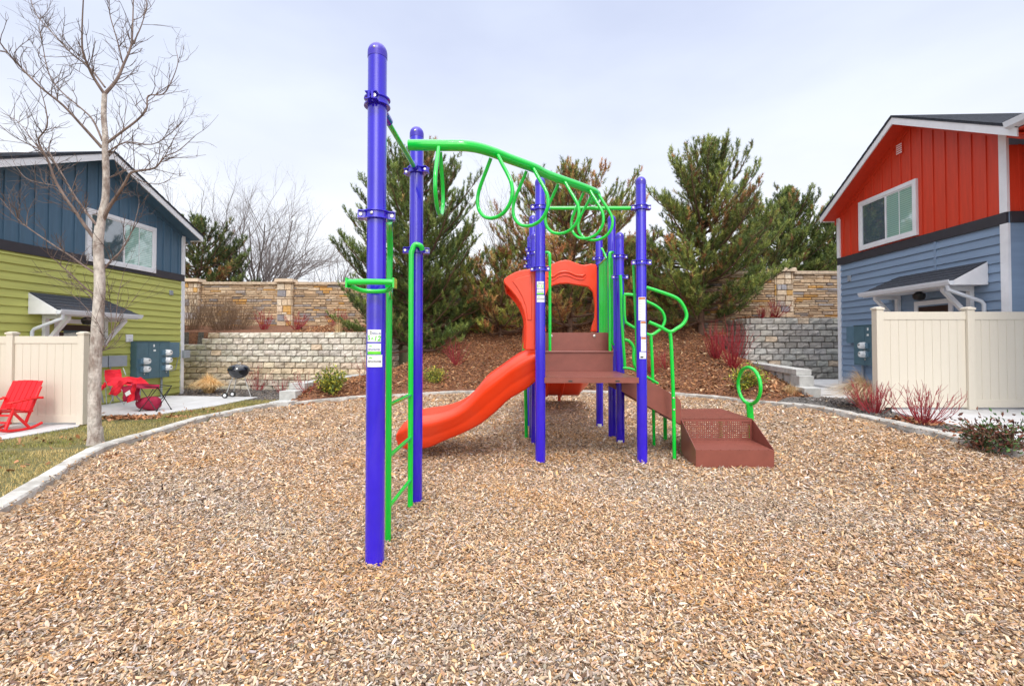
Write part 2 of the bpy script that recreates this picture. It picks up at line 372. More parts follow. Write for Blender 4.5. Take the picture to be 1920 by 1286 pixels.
def sheet(name, mask, m, label):
    F = Q[mask]; u, inv = np.unique(F, return_inverse=True)
    o = npmesh(name, PV[u], inv.reshape(F.shape), m, smooth=True); tag(o, label, None, None, 'structure'); return o
sheet('ground', zc == 0, M['chipground'], 'tan bed of the play area under the loose wood chips')
sheet('mulch_bed', (zc == 1) | (zc == 4) | (zc == 5), M['mulchground'], 'red brown mulched bank rising behind the play area')
sheet('lawn', zc == 2, M['soil'], 'thin strip of winter lawn left of the kerb')
sheet('gravel_bed', (zc == 3) | (zc == 6), M['gravel'], 'dark gravel beds beside the concrete pavement')
g = MB(); g.hexa([(-700, -300, -1), (700, -300, -1), (700, 900, -1), (-700, 900, -1), (-700, -300, -.35), (700, -300, -.35), (700, 900, -.35), (-700, 900, -.35)])
g.hexa([(-300, 26.5, -1), (300, 26.5, -1), (300, 400, -1), (-300, 400, -1), (-300, 26.5, 2.2), (300, 26.5, 2.2), (300, 400, 2.0), (-300, 400, 2.0)])
tag(g.build('terrain', M['farground']), 'dull ground stretching away beyond the stone wall', None, None, 'structure')
# ------------------------------------------------------------------ kerb
def kerb():
    pts = []
    n = len(KERB)
    for i in range(n):
        a = KERB[i]; b = KERB[(i + 1) % n]; L_ = math.hypot(b[0] - a[0], b[1] - a[1]); k = max(2, int(L_ / .12))
        for j in range(k): t = j / k; pts.append(tuple(a[q] * (1 - t) + b[q] * t for q in range(3)))
    n = len(pts); V = []; F = []
    P = np.array(pts)
    for it in range(3): P = (np.roll(P, 1, 0) + P * 2 + np.roll(P, -1, 0)) / 4
    T = np.roll(P, -1, 0) - np.roll(P, 1, 0); T = T[:, :2] / np.linalg.norm(T[:, :2], axis=1)[:, None]
    N = np.stack([-T[:, 1], T[:, 0]], 1)
    c = np.array([.5, 6.0])
    if ((P[0, :2] + N[0] - c) ** 2).sum() < ((P[0, :2] - c) ** 2).sum(): N = -N
    sec = [(-.0, -.15), (0.0, .085), (.018, .105), (.15, .11), (.168, .09), (.17, -.2)]
    lump = rng.normal(0, .0025, (n, len(sec), 2)); big = np.interp(np.arange(n), np.arange(0, n, 4), rng.normal(0, .006, len(np.arange(0, n, 4))))
    for i in range(n):
        for j, (o_, h_) in enumerate(sec):
            q = P[i, :2] + N[i] * (o_ + lump[i, j, 0] * (1 if 0 < j < 5 else .3) + (big[i] if j < 3 else 0))
            V.append((q[0], q[1], P[i, 2] + h_ + (lump[i, j, 1] + big[i] * .5) * (1 if 0 < j < 5 else 0)))
    m = len(sec)
    for i in range(n):
        k = (i + 1) % n
        for j in range(m - 1): F.append((i * m + j, i * m + j + 1, k * m + j + 1, k * m + j))
    b = MB(); b.add(V, F); o = b.build('kerb', M['kerb'], smooth=35); tag(o, 'pale chipped concrete kerb around the wood chips', None, None, 'structure')
kerb()
# ------------------------------------------------------------------ slabs
def slab(poly, z, t, name, label, score=None):
    b = MB(); b.prism([(x, y, z - t) for x, y in poly][::1], [(x, y, z) for x, y in poly]); o = b.build(name, M['concrete'], smooth=0); tag(o, label, None, None, 'structure'); return o
LZ = -.07
slab([Gp(-420, 905, LZ), Gp(0, 824, LZ), Gp(146, 799, LZ), Gp(174, 779, LZ), Gp(292, 777, LZ), Gp(408, 760, LZ), Gp(484, 744, LZ), Gp(340, 742, LZ), (-15.5, 14.4), (-15.5, 6)][::-1], LZ, .1, 'pavement', 'pale concrete pavement under the red chairs and grill')
RZ = .31
slab([Gp(1672, 771, RZ), Gp(1815, 802, RZ), Gp(1990, 846, RZ), (13, 4), (13, 10), Gp(1672, 765, RZ)], RZ, .1, 'pavement', 'pale concrete pavement in front of the right fence')
slab([Gp(1530, 744, .29), Gp(1600, 747, .29), (11, 11.4), (13, 15.0), (8.3, 15.0)], .29, .1, 'pavement', 'concrete path between the block steps and blue house')
slab([Gp(1560, 726, .34), Gp(1585, 726, .34), (11, 12.6), (11, 15.2), (8.6, 15.2)], .345, .1, 'path', 'raised concrete landing at the blue house corner')
# ------------------------------------------------------------------ stone fence wall
def stones(b_cols, P0, P1, z0f, z1, thick=.22, face=-1):
    pass
def stone_wall():
    root = empty('stone_wall', (0, 19.5, 2.2))
    tag(root, 'tall stacked stone boundary wall along the top of the mulched bank', 'wall')
    segs = [((-27, 20.2), (-5.0, 20.55)), ((-5.0, 20.55), (8.0, 17.4)), ((8.0, 17.4), (21, 17.3))]
    V = []; F = []; C = []
    pal = np.array([(.60, .45, .30), (.68, .53, .37), (.72, .60, .45), (.64, .38, .13), (.33, .315, .33), (.42, .39, .385), (.54, .42, .30), (.66, .52, .38), (.50, .43, .37)])
    pw = np.array([.19, .2, .15, .07, .06, .07, .13, .10, .03]); pw /= pw.sum()
    cop = MB(); core = MB()
    def stone(o, d, nrm, s0, s1, za, zb, dep, col):
        b = len(V); g_ = .006
        base = [(s0 + g_, za + g_), (s1 - g_, za + g_), (s1 - g_, zb - g_), (s0 + g_, zb - g_)]
        for k, (s, z) in enumerate(base): p = o + d * s; V.append((p[0], p[1], z)); C.append(col)
        i_ = .012
        for k, (s, z) in enumerate([(s0 + g_ + i_, za + g_ + i_), (s1 - g_ - i_, za + g_ + i_), (s1 - g_ - i_, zb - g_ - i_), (s0 + g_ + i_, zb - g_ - i_)]):
            p = o + d * s + nrm * (dep + rng.normal(0, .006)); V.append((p[0], p[1], z)); C.append(col * rng.uniform(.9, 1.1))
        F.extend([(b + 4, b + 5, b + 6, b + 7)] + [(b + k, b + (k + 1) % 4, b + 4 + (k + 1) % 4, b + 4 + k) for k in range(4)])
    for a, c in segs:
        a = np.array(a); c = np.array(c); L_ = np.linalg.norm(c - a); d = (c - a) / L_; nrm = np.array([d[1], -d[0]])
        z = 1.75
        while z < 4.0:
            hh = rng.choice([.07, .10, .13]); hh = min(hh, 4.02 - z)
            if hh < .03: break
            s = 0
            while s < L_:
                l = rng.uniform(.18, .62); e_ = min(s + l, L_)
                col = pal[rng.choice(len(pal), p=pw)] * rng.uniform(.85, 1.12)
                if hh > .12 and rng.random() < .35:
                    stone(a, d, nrm, s, e_, z, z + hh / 2, rng.uniform(.02, .045), col * np.array((.85, .78, .70))); stone(a, d, nrm, s, e_, z + hh / 2, z + hh, rng.uniform(.02, .045), pal[rng.choice(len(pal), p=pw)])
                else: stone(a, d, nrm, s, e_, z, z + hh, rng.uniform(.02, .055), col * np.array((.85, .78, .70)))
                s = e_
            z += hh
        P = lambda s, o_, z_: (a[0] + d[0] * s + nrm[0] * o_, a[1] + d[1] * s + nrm[1] * o_, z_)
        core.hexa([P(0, .004, 1.4), P(L_, .004, 1.4), P(L_, -.25, 1.4), P(0, -.25, 1.4), P(0, .004, 4.02), P(L_, .004, 4.02), P(L_, -.25, 4.02), P(0, -.25, 4.02)])
        s = 0
        while s < L_ - .01:
            e_ = min(s + .2, L_); zz = 4.13 + rng.normal(0, .004)
            cop.hexa([P(s + .004, .07, 4.022), P(e_ - .004, .07, 4.022), P(e_ - .004, -.3, 4.022), P(s + .004, -.3, 4.022), P(s + .004, .07, zz), P(e_ - .004, .07, zz), P(e_ - .004, -.3, zz), P(s + .004, -.3, zz)]); s = e_
    M['mortar'] = mat('sandy_mortar', (.20, .15, .11), .9, .2, 10)
    M['coping'] = mat('sandstone_coping', (.55, .43, .31), .85, .22, 3, .3, 40)
    core.build('wall_core', M['mortar'], root, smooth=0)
    npmesh('stone_facing', V, F, M['stone'], np.array(C), parent=root)
    cop.build('coping', M['coping'], root, smooth=0)
    for px, yy, ang in ((534, 20.33, 0), (358, 20.25, 0), (1470, 17.36, 0), (-120, 20.2, 0)):
        x = (px - 960) / FPX * yy; V2 = []; 
        V.clear(); F.clear(); C.clear()
        o = np.array([x - .3, yy - .07]); d = np.array([1.0, 0]); nn = np.array([0, -1.0]); z = 1.75
        while z < 4.08:
            hh = min(rng.choice([.1, .2, .28]), 4.1 - z)
            if hh < .02: break
            s = 0
            while s < .599:
                e_ = .6 if s > .3 else min(.6, s + rng.uniform(.15, .4)); stone(o, d, nn, s, e_, z, z + hh, rng.uniform(.03, .05), pal[rng.choice(len(pal), p=pw)] * rng.uniform(.85, 1.1)); s = e_
            for sd, oo, dd in ((1, np.array([x + .3, yy - .07]), np.array([0, 1.0])), (-1, np.array([x - .3, yy + .12]), np.array([0, -1.0]))):
                stone(oo, dd, np.array([sd * 1.0, 0]), 0, .19, z, z + hh, .03, pal[rng.choice(len(pal), p=pw)])
            z += hh
        pil = npmesh('pilaster', V, F, M['stone'], np.array(C), parent=root)
        cb = MB(); cb.hexa([(x - .4, yy - .2, 4.1), (x + .4, yy - .2, 4.1), (x + .4, yy + .4, 4.1), (x - .4, yy + .4, 4.1), (x - .37, yy - .17, 4.24), (x + .37, yy - .17, 4.24), (x + .37, yy + .37, 4.24), (x - .37, yy + .37, 4.24)])
        ORG[pil.name] = ORG[root.name]; cb.build('pilaster_cap', M['coping'], pil, smooth=0)
stone_wall()
# ------------------------------------------------------------------ split-face block retaining walls
def block_wall(name, label, path, z0, topf, bw=.40, bh=.2032, setback=.012, pal=None, face=1):
    root = empty(name, (path[0][0], path[0][1], z0)); tag(root, label, 'retaining wall')
    V = []; F = []; C = []; core = MB()
    for si in range(len(path) - 1):
        a = np.array(path[si], float); c = np.array(path[si + 1], float); L_ = np.linalg.norm(c - a); d = (c - a) / L_; nrm = np.array([d[1], -d[0]]) * face
        nc = 0; z = z0
        while True:
            s = -(nc % 2) * bw / 2 + (nc * .03) % .1
            off = -nc * setback; anyb = False
            while s < L_:
                s0 = max(s, 0); s1 = min(s + bw * rng.uniform(.96, 1.04), L_); s = s1 if s1 > s0 else s + bw
                if s1 - s0 < .06: continue
                mid = a + d * (s0 + s1) / 2
                if z + bh > topf(mid[0]) + .02: continue
                anyb = True
                NU, NW = 6, 5; b = len(V); u = np.linspace(0, 1, NU); w_ = np.linspace(0, 1, NW)
                base = np.array(pal[nc % len(pal)]) * 1.02 * rng.uniform(.90, 1.10) * np.array((1.03, 1.0, .94)) * (1 + rng.normal(0, .012, 3))
                if rng.random() < .05: base = np.array((.66, .52, .38)) * rng.uniform(.9, 1.1)
                tilt = rng.normal(0, .016, 2); g_ = .007
                for j in range(NW):
                    for i in range(NU):
                        eu = min(u[i], 1 - u[i]) * 2; ew = min(w_[j], 1 - w_[j]) * 2
                        edge = (i in (0, NU - 1)) or (j in (0, NW - 1))
                        bulge = -.04 if edge else .042 + .028 * min(eu, ew) + rng.normal(0, .014) + tilt[0] * (u[i] - .5) * 2 + tilt[1] * (w_[j] - .5) * 2
                        ss = s0 + g_ + (s1 - s0 - 2 * g_) * (u[i] if edge else (u[i] * .94 + .03) if False else np.clip(u[i] + (0 if edge else 0), 0, 1))
                        if j == NW - 1 and 0 < i < NU - 1: bulge = .024 + rng.normal(0, .004)
                        if i == 1: ss = s0 + g_ + .018
                        if i == NU - 2: ss = s1 - g_ - .018
                        hz = w_[j] * (bh - 2 * g_)
                        if j == 1: hz = .014
                        if j == NW - 2: hz = bh - 2 * g_ - .014
                        if j == 0 or j == NW - 1: ss = ss
                        p = a + d * ss + nrm * (off + bulge); V.append((p[0], p[1], z + g_ + hz)); C.append(base * (rng.uniform(.97, 1.03)))
                for j in range(NW - 1):
                    for i in range(NU - 1):
                        q = b + j * NU + i; F.append((q, q + 1, q + NU + 1, q + NU))
                # top face
                t0 = b + (NW - 1) * NU; k = len(V)
                for ss in (s0 + g_, s1 - g_): p = a + d * ss + nrm * (off - .24); V.append((p[0], p[1], z + bh - g_)); C.append(base)
                F.append((t0, t0 + NU - 1, k + 1, k))
            if anyb:
                # solid core run of the course
                pass
            nc += 1; z += bh
            if z > 6 or not anyb: break
        n = max(2, int(L_ / .4))
        for i in range(n):
            q0 = a + d * L_ * i / n; q1 = a + d * L_ * (i + 1) / n; zt = z0 + int((topf((q0 + q1)[0] / 2) + .02 - z0) / bh) * bh - .05
            core.hexa([(*(q0 - nrm * .16), z0 - .3), (*(q1 - nrm * .16), z0 - .3), (*(q1 - nrm * .42), z0 - .3), (*(q0 - nrm * .42), z0 - .3), (*(q0 - nrm * .16), zt), (*(q1 - nrm * .16), zt), (*(q1 - nrm * .42), zt), (*(q0 - nrm * .42), zt)])
    npmesh('block_facing', V, F, M['block'], np.array(C), parent=root)
    M.setdefault('corecon', mat('dark_core', (.10, .095, .09), .9, .1, 5)); core.build('wall_core', M['corecon'], root, smooth=0)
grey = [(.52, .49, .43), (.55, .51, .45), (.60, .52, .41), (.64, .53, .39), (.58, .50, .40), (.60, .57, .51), (.60, .57, .52), (.62, .585, .53), (.60, .565, .51), (.62, .59, .53), (.60, .57, .51), (.55, .52, .47)]
block_wall('retaining_wall', 'long pale block retaining wall behind the black kettle grill', [(-14.5, 17.2), (-4.86, 15.75), (-4.2, 17.6)], -.17, lambda x: 1.52 if x < -10.95 else 1.73 if x < -10.6 else 1.92, pal=grey, setback=.006)
block_wall('retaining_wall', 'grey block retaining wall beside the blue house corner', [(7.86, 17.9), (7.90, 15.95), (15, 15.95)], .10, lambda x: 2.50, pal=[(.40, .375, .35), (.42, .40, .37), (.43, .41, .385), (.46, .44, .42), (.47, .455, .43), (.50, .49, .47)], setback=.004)
# ------------------------------------------------------------------ low stepped walls of precast blocks
def low_wall(name, label, blocks):
    b0 = blocks[0]; root = empty(name, (b0[0], b0[1], b0[4])); tag(root, label, 'low wall')
    for (x, y, L_, wd, z0, z1, sl, nm) in blocks:   # start x, start y, length back, width, slope dx/dy
        b = MB(); n = 1
        X = lambda yy: x + (yy - y) * sl
        b.hexa([(x, y, z0), (x + wd, y, z0), (X(y + L_) + wd, y + L_, z0), (X(y + L_), y + L_, z0), (x, y, z1), (x + wd, y, z1), (X(y + L_) + wd, y + L_, z1), (X(y + L_), y + L_, z1)])
        b.build(nm, M['precast'], root, smooth=0, bevel=.008)
bl = [(-5.78, 11.32, .6, .46, -.2, .10, .14, 'step_block'), (-5.74, 11.72, .55, .40, -.1, .315, .14, 'step_block')]
for i, yy in enumerate((12.42, 13.1, 13.8, 14.5, 15.1)): bl.append((-5.74 + (yy - 11.72) * .14, yy, .42, .36, .1, .318, .14, 'base_block'))
for i, yy in enumerate((12.15, 13.05, 13.95, 14.85)): bl.append((-5.76 + (yy - 11.72) * .14, yy, .89, .40, .322, .47, .14, 'cap_block'))
low_wall('low_block_wall', 'low stepped wall of pale concrete blocks left of the bank', bl)
br = [(6.29, 10.12, .6, .40, -.1, .29, .235, 'step_block'), (6.46, 10.5, .6, .36, 0, .50, .235, 'step_block'), (6.62, 10.95, .6, .34, .1, .735, .235, 'step_block')]
for i, yy in enumerate((11.7, 12.3, 12.9, 13.5, 14.1, 14.7)): br.append((6.66 + (yy - 10.95) * .235, yy, .42, .30, .2, .735, .235, 'base_block'))
for i, yy in enumerate((11.15, 12.05, 12.95, 13.85, 14.75)): br.append((6.62 + (yy - 10.95) * .235, yy, .89, .36, .74, .88, .235, 'cap_block'))
low_wall('low_block_wall', 'low stepped wall of grey blocks right of the bank, near the green ring', br)
# ================================================================== HOUSES
PSI = math.atan(35 / FPX); DV = Vector((math.sin(PSI), math.cos(PSI), 0)); RV = Vector((math.cos(PSI), -math.sin(PSI), 0))
def house(side, D, G, c, up_mat, low_mat, soff_mat, label):
    """side -1 left / +1 right; wall plane at lateral side*D, s runs away from the camera, o out towards the play area"""
    def P(s, o_, z): v = DV * s + RV * (side * (D - o_)); return Vector((v.x, v.y, z))
    def S(px, py, o_=0):
        r = ray(px, py); lat = r.dot(RV); t = side * (D - o_) / lat; return t * r.dot(DV), CAMH + t * r.z
    root = empty('house', P(S(c['corner'], 600)[0], 0, G)); tag(root, label, 'house')
    def bx(b, s0, s1, o0, o1, z0, z1):
        b.hexa([P(s0, o0, z0), P(s1, o0, z0), P(s1, o1, z0), P(s0, o1, z0), P(s0, o0, z1), P(s1, o0, z1), P(s1, o1, z1), P(s0, o1, z1)])
    sC = S(c['corner'], 600)[0]; sN = S(c['near_px'], 300)[0] if 'near_px' in c else c['near']           # far corner, near end of the gable wall
    zb = c['band']; bt = .21
    sP, zP = S(*c['peak'], .45); sE, zE = S(*c['eave'], .45); slF = (zP - zE) / (sE - sP); slN = c['slN']
    def zr(s): return zP - (slF * (s - sP) if s > sP else slN * (sP - s))     # top of the roof line at s
    # --- lower lap siding
    b = MB(); z = G + .05
    while z < zb - .01:
        z1 = min(z + .178, zb)
        for k, (a_, c_) in enumerate([(sN, sC - .05)]):
            A = [P(a_, 0, z), P(a_, .034, z), P(a_, .005, z1 + .012), P(a_, 0, z1 + .012)]; B = [P(c_, 0, z), P(c_, .034, z), P(c_, .005, z1 + .012), P(c_, 0, z1 + .012)]
            b.prism(A, B)
        z += .178
    b.build('lap_siding', low_mat, root, smooth=0)
    # --- upper board and batten
    b = MB(); z0 = zb + bt
    pr = [(sN, z0), (sC, z0), (sC, zr(sC) - .2), (sP, zr(sP) - .2), (sN, zr(sN) - .2)]
    b.prism([P(s, .001, z) for s, z in pr], [P(s, .012, z) for s, z in pr])
    s = sC - .18
    while s > sN + .05:
        zt = zr(s) - .2
        b.hexa([P(s, .012, z0), P(s - .045, .012, z0), P(s - .045, .034, z0), P(s, .034, z0), P(s, .012, zt), P(s - .045, .012, zt), P(s - .045, .034, zt), P(s, .034, zt)])
        s -= .305
    b.build('board_siding', up_mat, root, smooth=0)
    # --- band, corner boards
    b = MB(); bx(b, sN - .02, sC + .02, 0, .045, zb, zb + bt); b.build('band', M['band'], root, smooth=0)
    b = MB(); bx(b, sC - .10, sC + .025, 0, .05, G, zb - .002); bx(b, sC - .10, sC + .025, 0, .05, zb + bt + .002, zr(sC) - .2); b.build('corner_board', M['white_trim'], root, smooth=0)
    b = MB(); bx(b, sN - .05, sN + .10, 0, .05, G, zb - .002); bx(b, sN - .05, sN + .10, 0, .05, zb + bt + .002, zr(sN) - .2); b.build('corner_board', M['white_trim'], root, smooth=0)
    # --- solid body
    b = MB(); dep = 9
    body = [(sN - .04, G - .5), (sC, G - .5), (sC, zr(sC) - .22), (sP, zr(sP) - .22), (sN - .04, zr(sN) - .22)]
    b.prism([P(s, -.001, z) for s, z in body], [P(s, -dep, z) for s, z in body]); b.build('wall', low_mat, root, smooth=0)
    # --- roof: two slabs, soffit, rake boards
    sEn = S(c['eave_n'][0], c['eave_n'][1], .45)[0] if 'eave_n' in c else c['sEn']
    for k, (sa, sb) in enumerate(((sP, sE), (sP, sEn))):
        za, zb_ = zr(sa), zr(sb); b = MB()
        b.prism([P(sa, .46, za), P(sb, .46, zb_), P(sb, .46, zb_ - .05), P(sa, .46, za - .05)], [P(sa, -dep, za), P(sb, -dep, zb_), P(sb, -dep, zb_ - .05), P(sa, -dep, za - .05)])
        n = 14                                                   # shingle courses
        for i in range(n):
            s0 = sa + (sb - sa) * i / n; s1 = sa + (sb - sa) * (i + 1) / n
            zz0, zz1 = zr(s0), zr(s1)
            b.prism([P(s0, .47, zz0 + .001), P(s1, .47, zz1 + .012), P(s1, .47, zz1 + .001)], [P(s0, -dep, zz0 + .001), P(s1, -dep, zz1 + .012), P(s1, -dep, zz1 + .001)])
        b.build('roof', M['shingle'], root, smooth=0)
        b = MB(); b.prism([P(sa, .448, za - .052), P(sb, .448, zb_ - .052), P(sb, .448, zb_ - .21), P(sa, .448, za - .21)], [P(sa, .42, za - .052), P(sb, .42, zb_ - .052), P(sb, .42, zb_ - .21), P(sa, .42, za - .21)])
        b.build('rake_board', M['white_trim'], root, smooth=0)
        b = MB(); b.prism([P(sa, .419, za - .14), P(sb, .419, zb_ - .14), P(sb, .419, zb_ - .165), P(sa, .419, za - .165)], [P(sa, .002, za - .14), P(sb, .002, zb_ - .14), P(sb, .002, zb_ - .165), P(sa, .002, za - .165)])
        b.prism([P(sa, .035, za - .166), P(sb, .035, zb_ - .166), P(sb, .035, zb_ - .30), P(sa, .035, za - .30)], [P(sa, .013, za - .166), P(sb, .013, zb_ - .166), P(sb, .013, zb_ - .30), P(sa, .013, za - .30)])
        b.build('soffit', soff_mat, root, smooth=0)
    # eave gutter at the far corner and its downpipe
    b = MB(); zg = zr(sE); b.hexa([P(sE, .30, zg - .17), P(sE + .12, .30, zg - .17), P(sE + .12, -dep, zg - .17), P(sE, -dep, zg - .17), P(sE, .30, zg - .05), P(sE + .13, .30, zg - .05), P(sE + .13, -dep, zg - .05), P(sE, -dep, zg - .05)])
    b.tube([P(sE + .05, -.12, zg - .17), P(sE + .04, -.12, zg - .26), P(sC + .06, -.10, zg - .34), P(sC + .06, -.10, G + .15), P(sC + .2, -.10, G + .06)], .042, 8)
    b.build('gutter', M['gutter'], root)
    # --- window
    (xa, ya0, ya1), (xb, yb0, yb1) = c['win']      # frame outer edges: px, top, bottom at both sides
    s1, zt1 = S(xa, ya0, .04); _, zb1 = S(xa, ya1, .04); s2, zt2 = S(xb, yb0, .04); _, zb2 = S(xb, yb1, .04)
    zt = (zt1 + zt2) / 2; zbt = (zb1 + zb2) / 2; f = .095; lo, hi = min(s1, s2), max(s1, s2)
    win = MB(); bx(win, lo, hi, .013, .072, zbt, zbt + f); bx(win, lo, hi, .013, .072, zt - f, zt); bx(win, lo, lo + f, .013, .072, zbt + f, zt - f); bx(win, hi - f, hi, .013, .072, zbt + f, zt - f)
    wo = win.build('window', M['white_trim'], root, smooth=0)
    b = MB(); mid = (lo + hi) / 2; t = .035
    for a_, c_ in ((lo + f, mid + .02), (mid - .02, hi - f)):
        oo = .062 if a_ > lo + f + .1 else .056
        bx(b, a_, c_, .034, oo, zbt + f, zbt + f + t); bx(b, a_, c_, .034, oo, zt - f - t, zt - f); bx(b, a_, a_ + t, .034, oo, zbt + f + t, zt - f - t); bx(b, c_ - t, c_, .034, oo, zbt + f + t, zt - f - t)
    b.build('sash', M['white_trim'], wo, smooth=0)
    b = MB(); q_ = (mid + hi - f) / 2 if side < 0 else (lo + f + mid) / 2; bx(b, q_ - .008, q_ + .008, .0445, .05, zbt + f + t, zt - f - t); b.build('muntin', M['white_trim'], wo, smooth=0)
    for a_, c_, m_ in ((lo + f, mid, 'pane' if side < 0 else 'pane'), (mid, hi - f, 'screen')):
        if side < 0: m_ = 'screen' if a_ == lo + f else 'pane'
        b = MB(); bx(b, a_ + .03, c_ - .03, .034, .044, zbt + f + .03, zt - f - .03)
        b.build('pane', M[m_], wo, smooth=0)
    # --- attic vent
    if 'vent' in c:
        sv, zv = S(*c['vent']); b = MB(); bx(b, sv - .10, sv + .10, .013, .045, zv - .14, zv + .14)
        b.cur = 1
        for i in range(5): bx(b, sv - .085, sv + .085, .0455, .047, zv - .12 + i * .05, zv - .095 + i * .05)
        b.build('vent', [up_mat, M['white_trim']], root, smooth=0)
    # --- door canopy
    sa, zA = S(*c['can_a']); pj = c['can_out']; sb = S(c['can_px'], 590, pj)[0]; zB = S(*c['can_g'], pj)[1]
    b = MB(); hip = .35
    b.add([P(sa, .03, zA), P(sb - hip, .03, zA), P(sb, pj, zB), P(sa, pj, zB), P(sa, .03, zA - .04), P(sb - hip, .03, zA - .04), P(sb, pj, zB - .04), P(sa, pj, zB - .04), P(sb, .03, zB), P(sb, .03, zB - .04)],
          [(0, 1, 2, 3), (1, 8, 2), (4, 7, 6, 5), (0, 3, 7, 4), (3, 2, 6, 7), (2, 8, 9, 6), (0, 4, 5, 9, 8, 1)])
    for i in range(5):
        t0 = i / 5; t1 = (i + 1) / 5
        z0_, z1_ = zA + (zB - zA) * t0, zA + (zB - zA) * t1; o0, o1 = .03 + (pj - .03) * t0, .03 + (pj - .03) * t1
        b.prism([P(sa, o0, z0_ + .001), P(sa, o1, z1_ + .013), P(sa, o1, z1_ + .001)], [P(sb - hip * (1 - t0), o0, z0_ + .001), P(sb - hip * (1 - t1), o1, z1_ + .013), P(sb - hip * (1 - t1), o1, z1_ + .001)])
    cn = b.build('canopy', M['shingle'], root, smooth=0)
    b = MB(); zl = zB - .10
    b.prism([P(sa - .02, .025, zA - .02), P(sa - .02, pj, zB - .02), P(sa - .02, pj, zl), P(sa - .02, .025, zl)], [P(sa, .025, zA - .02), P(sa, pj, zB - .02), P(sa, pj, zl), P(sa, .025, zl)])
    bx(b, sa + .001, sb - .02, pj - .05, pj - .02, zl - .02, zB - .042); bx(b, sa + .001, sb - .02, .026, pj - .051, zl, zl + .02)
    b.build('canopy_trim', M['white_trim'], cn, smooth=0)
    b = MB(); prof = [(pj - .018, zl), (pj + .06, zl), (pj + .10, zl + .07), (pj + .10, zl + .10), (pj + .085, zl + .10), (pj + .085, zl + .075), (pj - .018, zl + .09)]
    b.prism([P(sa - .02, o_, z_) for o_, z_ in prof], [P(sb, o_, z_) for o_, z_ in prof])
    b.tube([P(sa + .08, pj + .03, zl), P(sa + .08, pj + .02, zl - .09), P(sa + .05, .10, zl - .32), P(sa + .04, .06, zl - .38), P(sa + .04, .06, G + .1)], .035, 8)
    b.build('gutter', M['gutter'], cn)
    for ss in (sa + .32, sb - .35):
        b = MB(); bx(b, ss - .045, ss + .045, .026, .11, zl - .70, zl - .001); bx(b, ss - .04, ss + .04, .11, pj - .06, zl - .09, zl - .002)
        b.prism([P(ss - .04, .10, zl - .66), P(ss - .04, .10, zl - .56), P(ss - .04, pj - .16, zl - .092), P(ss - .04, pj - .06, zl - .092)], [P(ss + .04, .10, zl - .66), P(ss + .04, .10, zl - .56), P(ss + .04, pj - .16, zl - .092), P(ss + .04, pj - .06, zl - .092)])
        b.build('bracket', M['white_trim'], cn, smooth=0)
    # --- door under the canopy
    sd = (sa + sb) / 2 - .03; zt = G + 2.08; b = MB(); bx(b, sd - .40, sd + .40, .006, .03, G, zt - .06)
    do = b.build('door', M['door'], root, smooth=0)
    b = MB(); bx(b, sd - .5, sd - .40, .024, .05, G, zt + .06); bx(b, sd + .40, sd + .5, .024, .05, G, zt + .06); bx(b, sd - .40, sd + .40, .024, .05, zt - .04, zt + .06); b.build('frame', M['white_trim'], do, smooth=0)
    b = MB(); bx(b, sd - .28, sd + .28, .031, .036, G + 1.1, zt - .2); b.build('door_glass', M['screen'], do, smooth=0)
    b = MB(); b.lathe(P(sd, .33, zl - .06), [(.02, -.14), (.09, -.12), (.12, -.06), (.12, 0), (.05, .05)], 12); b.build('porch_light', M['black_metal'], cn)
    return P, S, bx, root, zr, sN, sC
M['blue_up'] = mat('slate_blue_paint', (.07, .14, .215), .55, .10, 5, .12, 30, stretch=(3, 3, .3))
M['lime_lap'] = mat('lime_green_paint', (.46, .475, .125), .6, .09, 2.5, .10, 40, stretch=(.3, .3, 4))
M['red_up'] = mat('tomato_red_paint', (.62, .05, .018), .5, .09, 5, .10, 30, stretch=(3, 3, .3))
M['blue_lap'] = mat('powder_blue_paint', (.21, .295, .42), .6, .08, 2.5, .10, 40, stretch=(.3, .3, 4))
cl = dict(corner=342, near=8.2, band=3.42, peak=(214.5, 283.5), eave=(381, 442), slN=.45, sEn=7.4, lap_runs=[(8.2, 14.8)],
          win=((163, 392, 491), (292, 426, 511)), can_a=(53, 547.6), can_px=262, can_g=(110, 580), can_out=.68)
PL, SL, bxl, hl, zrl, _, sCl = house(-1, 10.9, -.08, cl, M['blue_up'], M['lime_lap'], M['blue_up'], 'two storey house with slate blue boards over lime green siding')
cr = dict(corner=1575, near=8.92, band=3.74, peak=(1671.5, 216.6), eave=(1537.5, 405), slN=.54, sEn=8.55, lap_runs=[(8.9, 13.7)],
          win=((1611, 382, 472), (1719, 333, 440)), can_a=(1853, 489.5), can_px=1616, can_g=(1789, 524), can_out=.68, near_px=1887, eave_n=(1906, 236), vent=(1689, 279))
PR_, SR_, bxr, hr, zrr, sNr, sCr = house(1, 8.94, .31, cr, M['red_up'], M['blue_lap'], M['red_up'], 'two storey house with tomato red boards over powder blue siding')
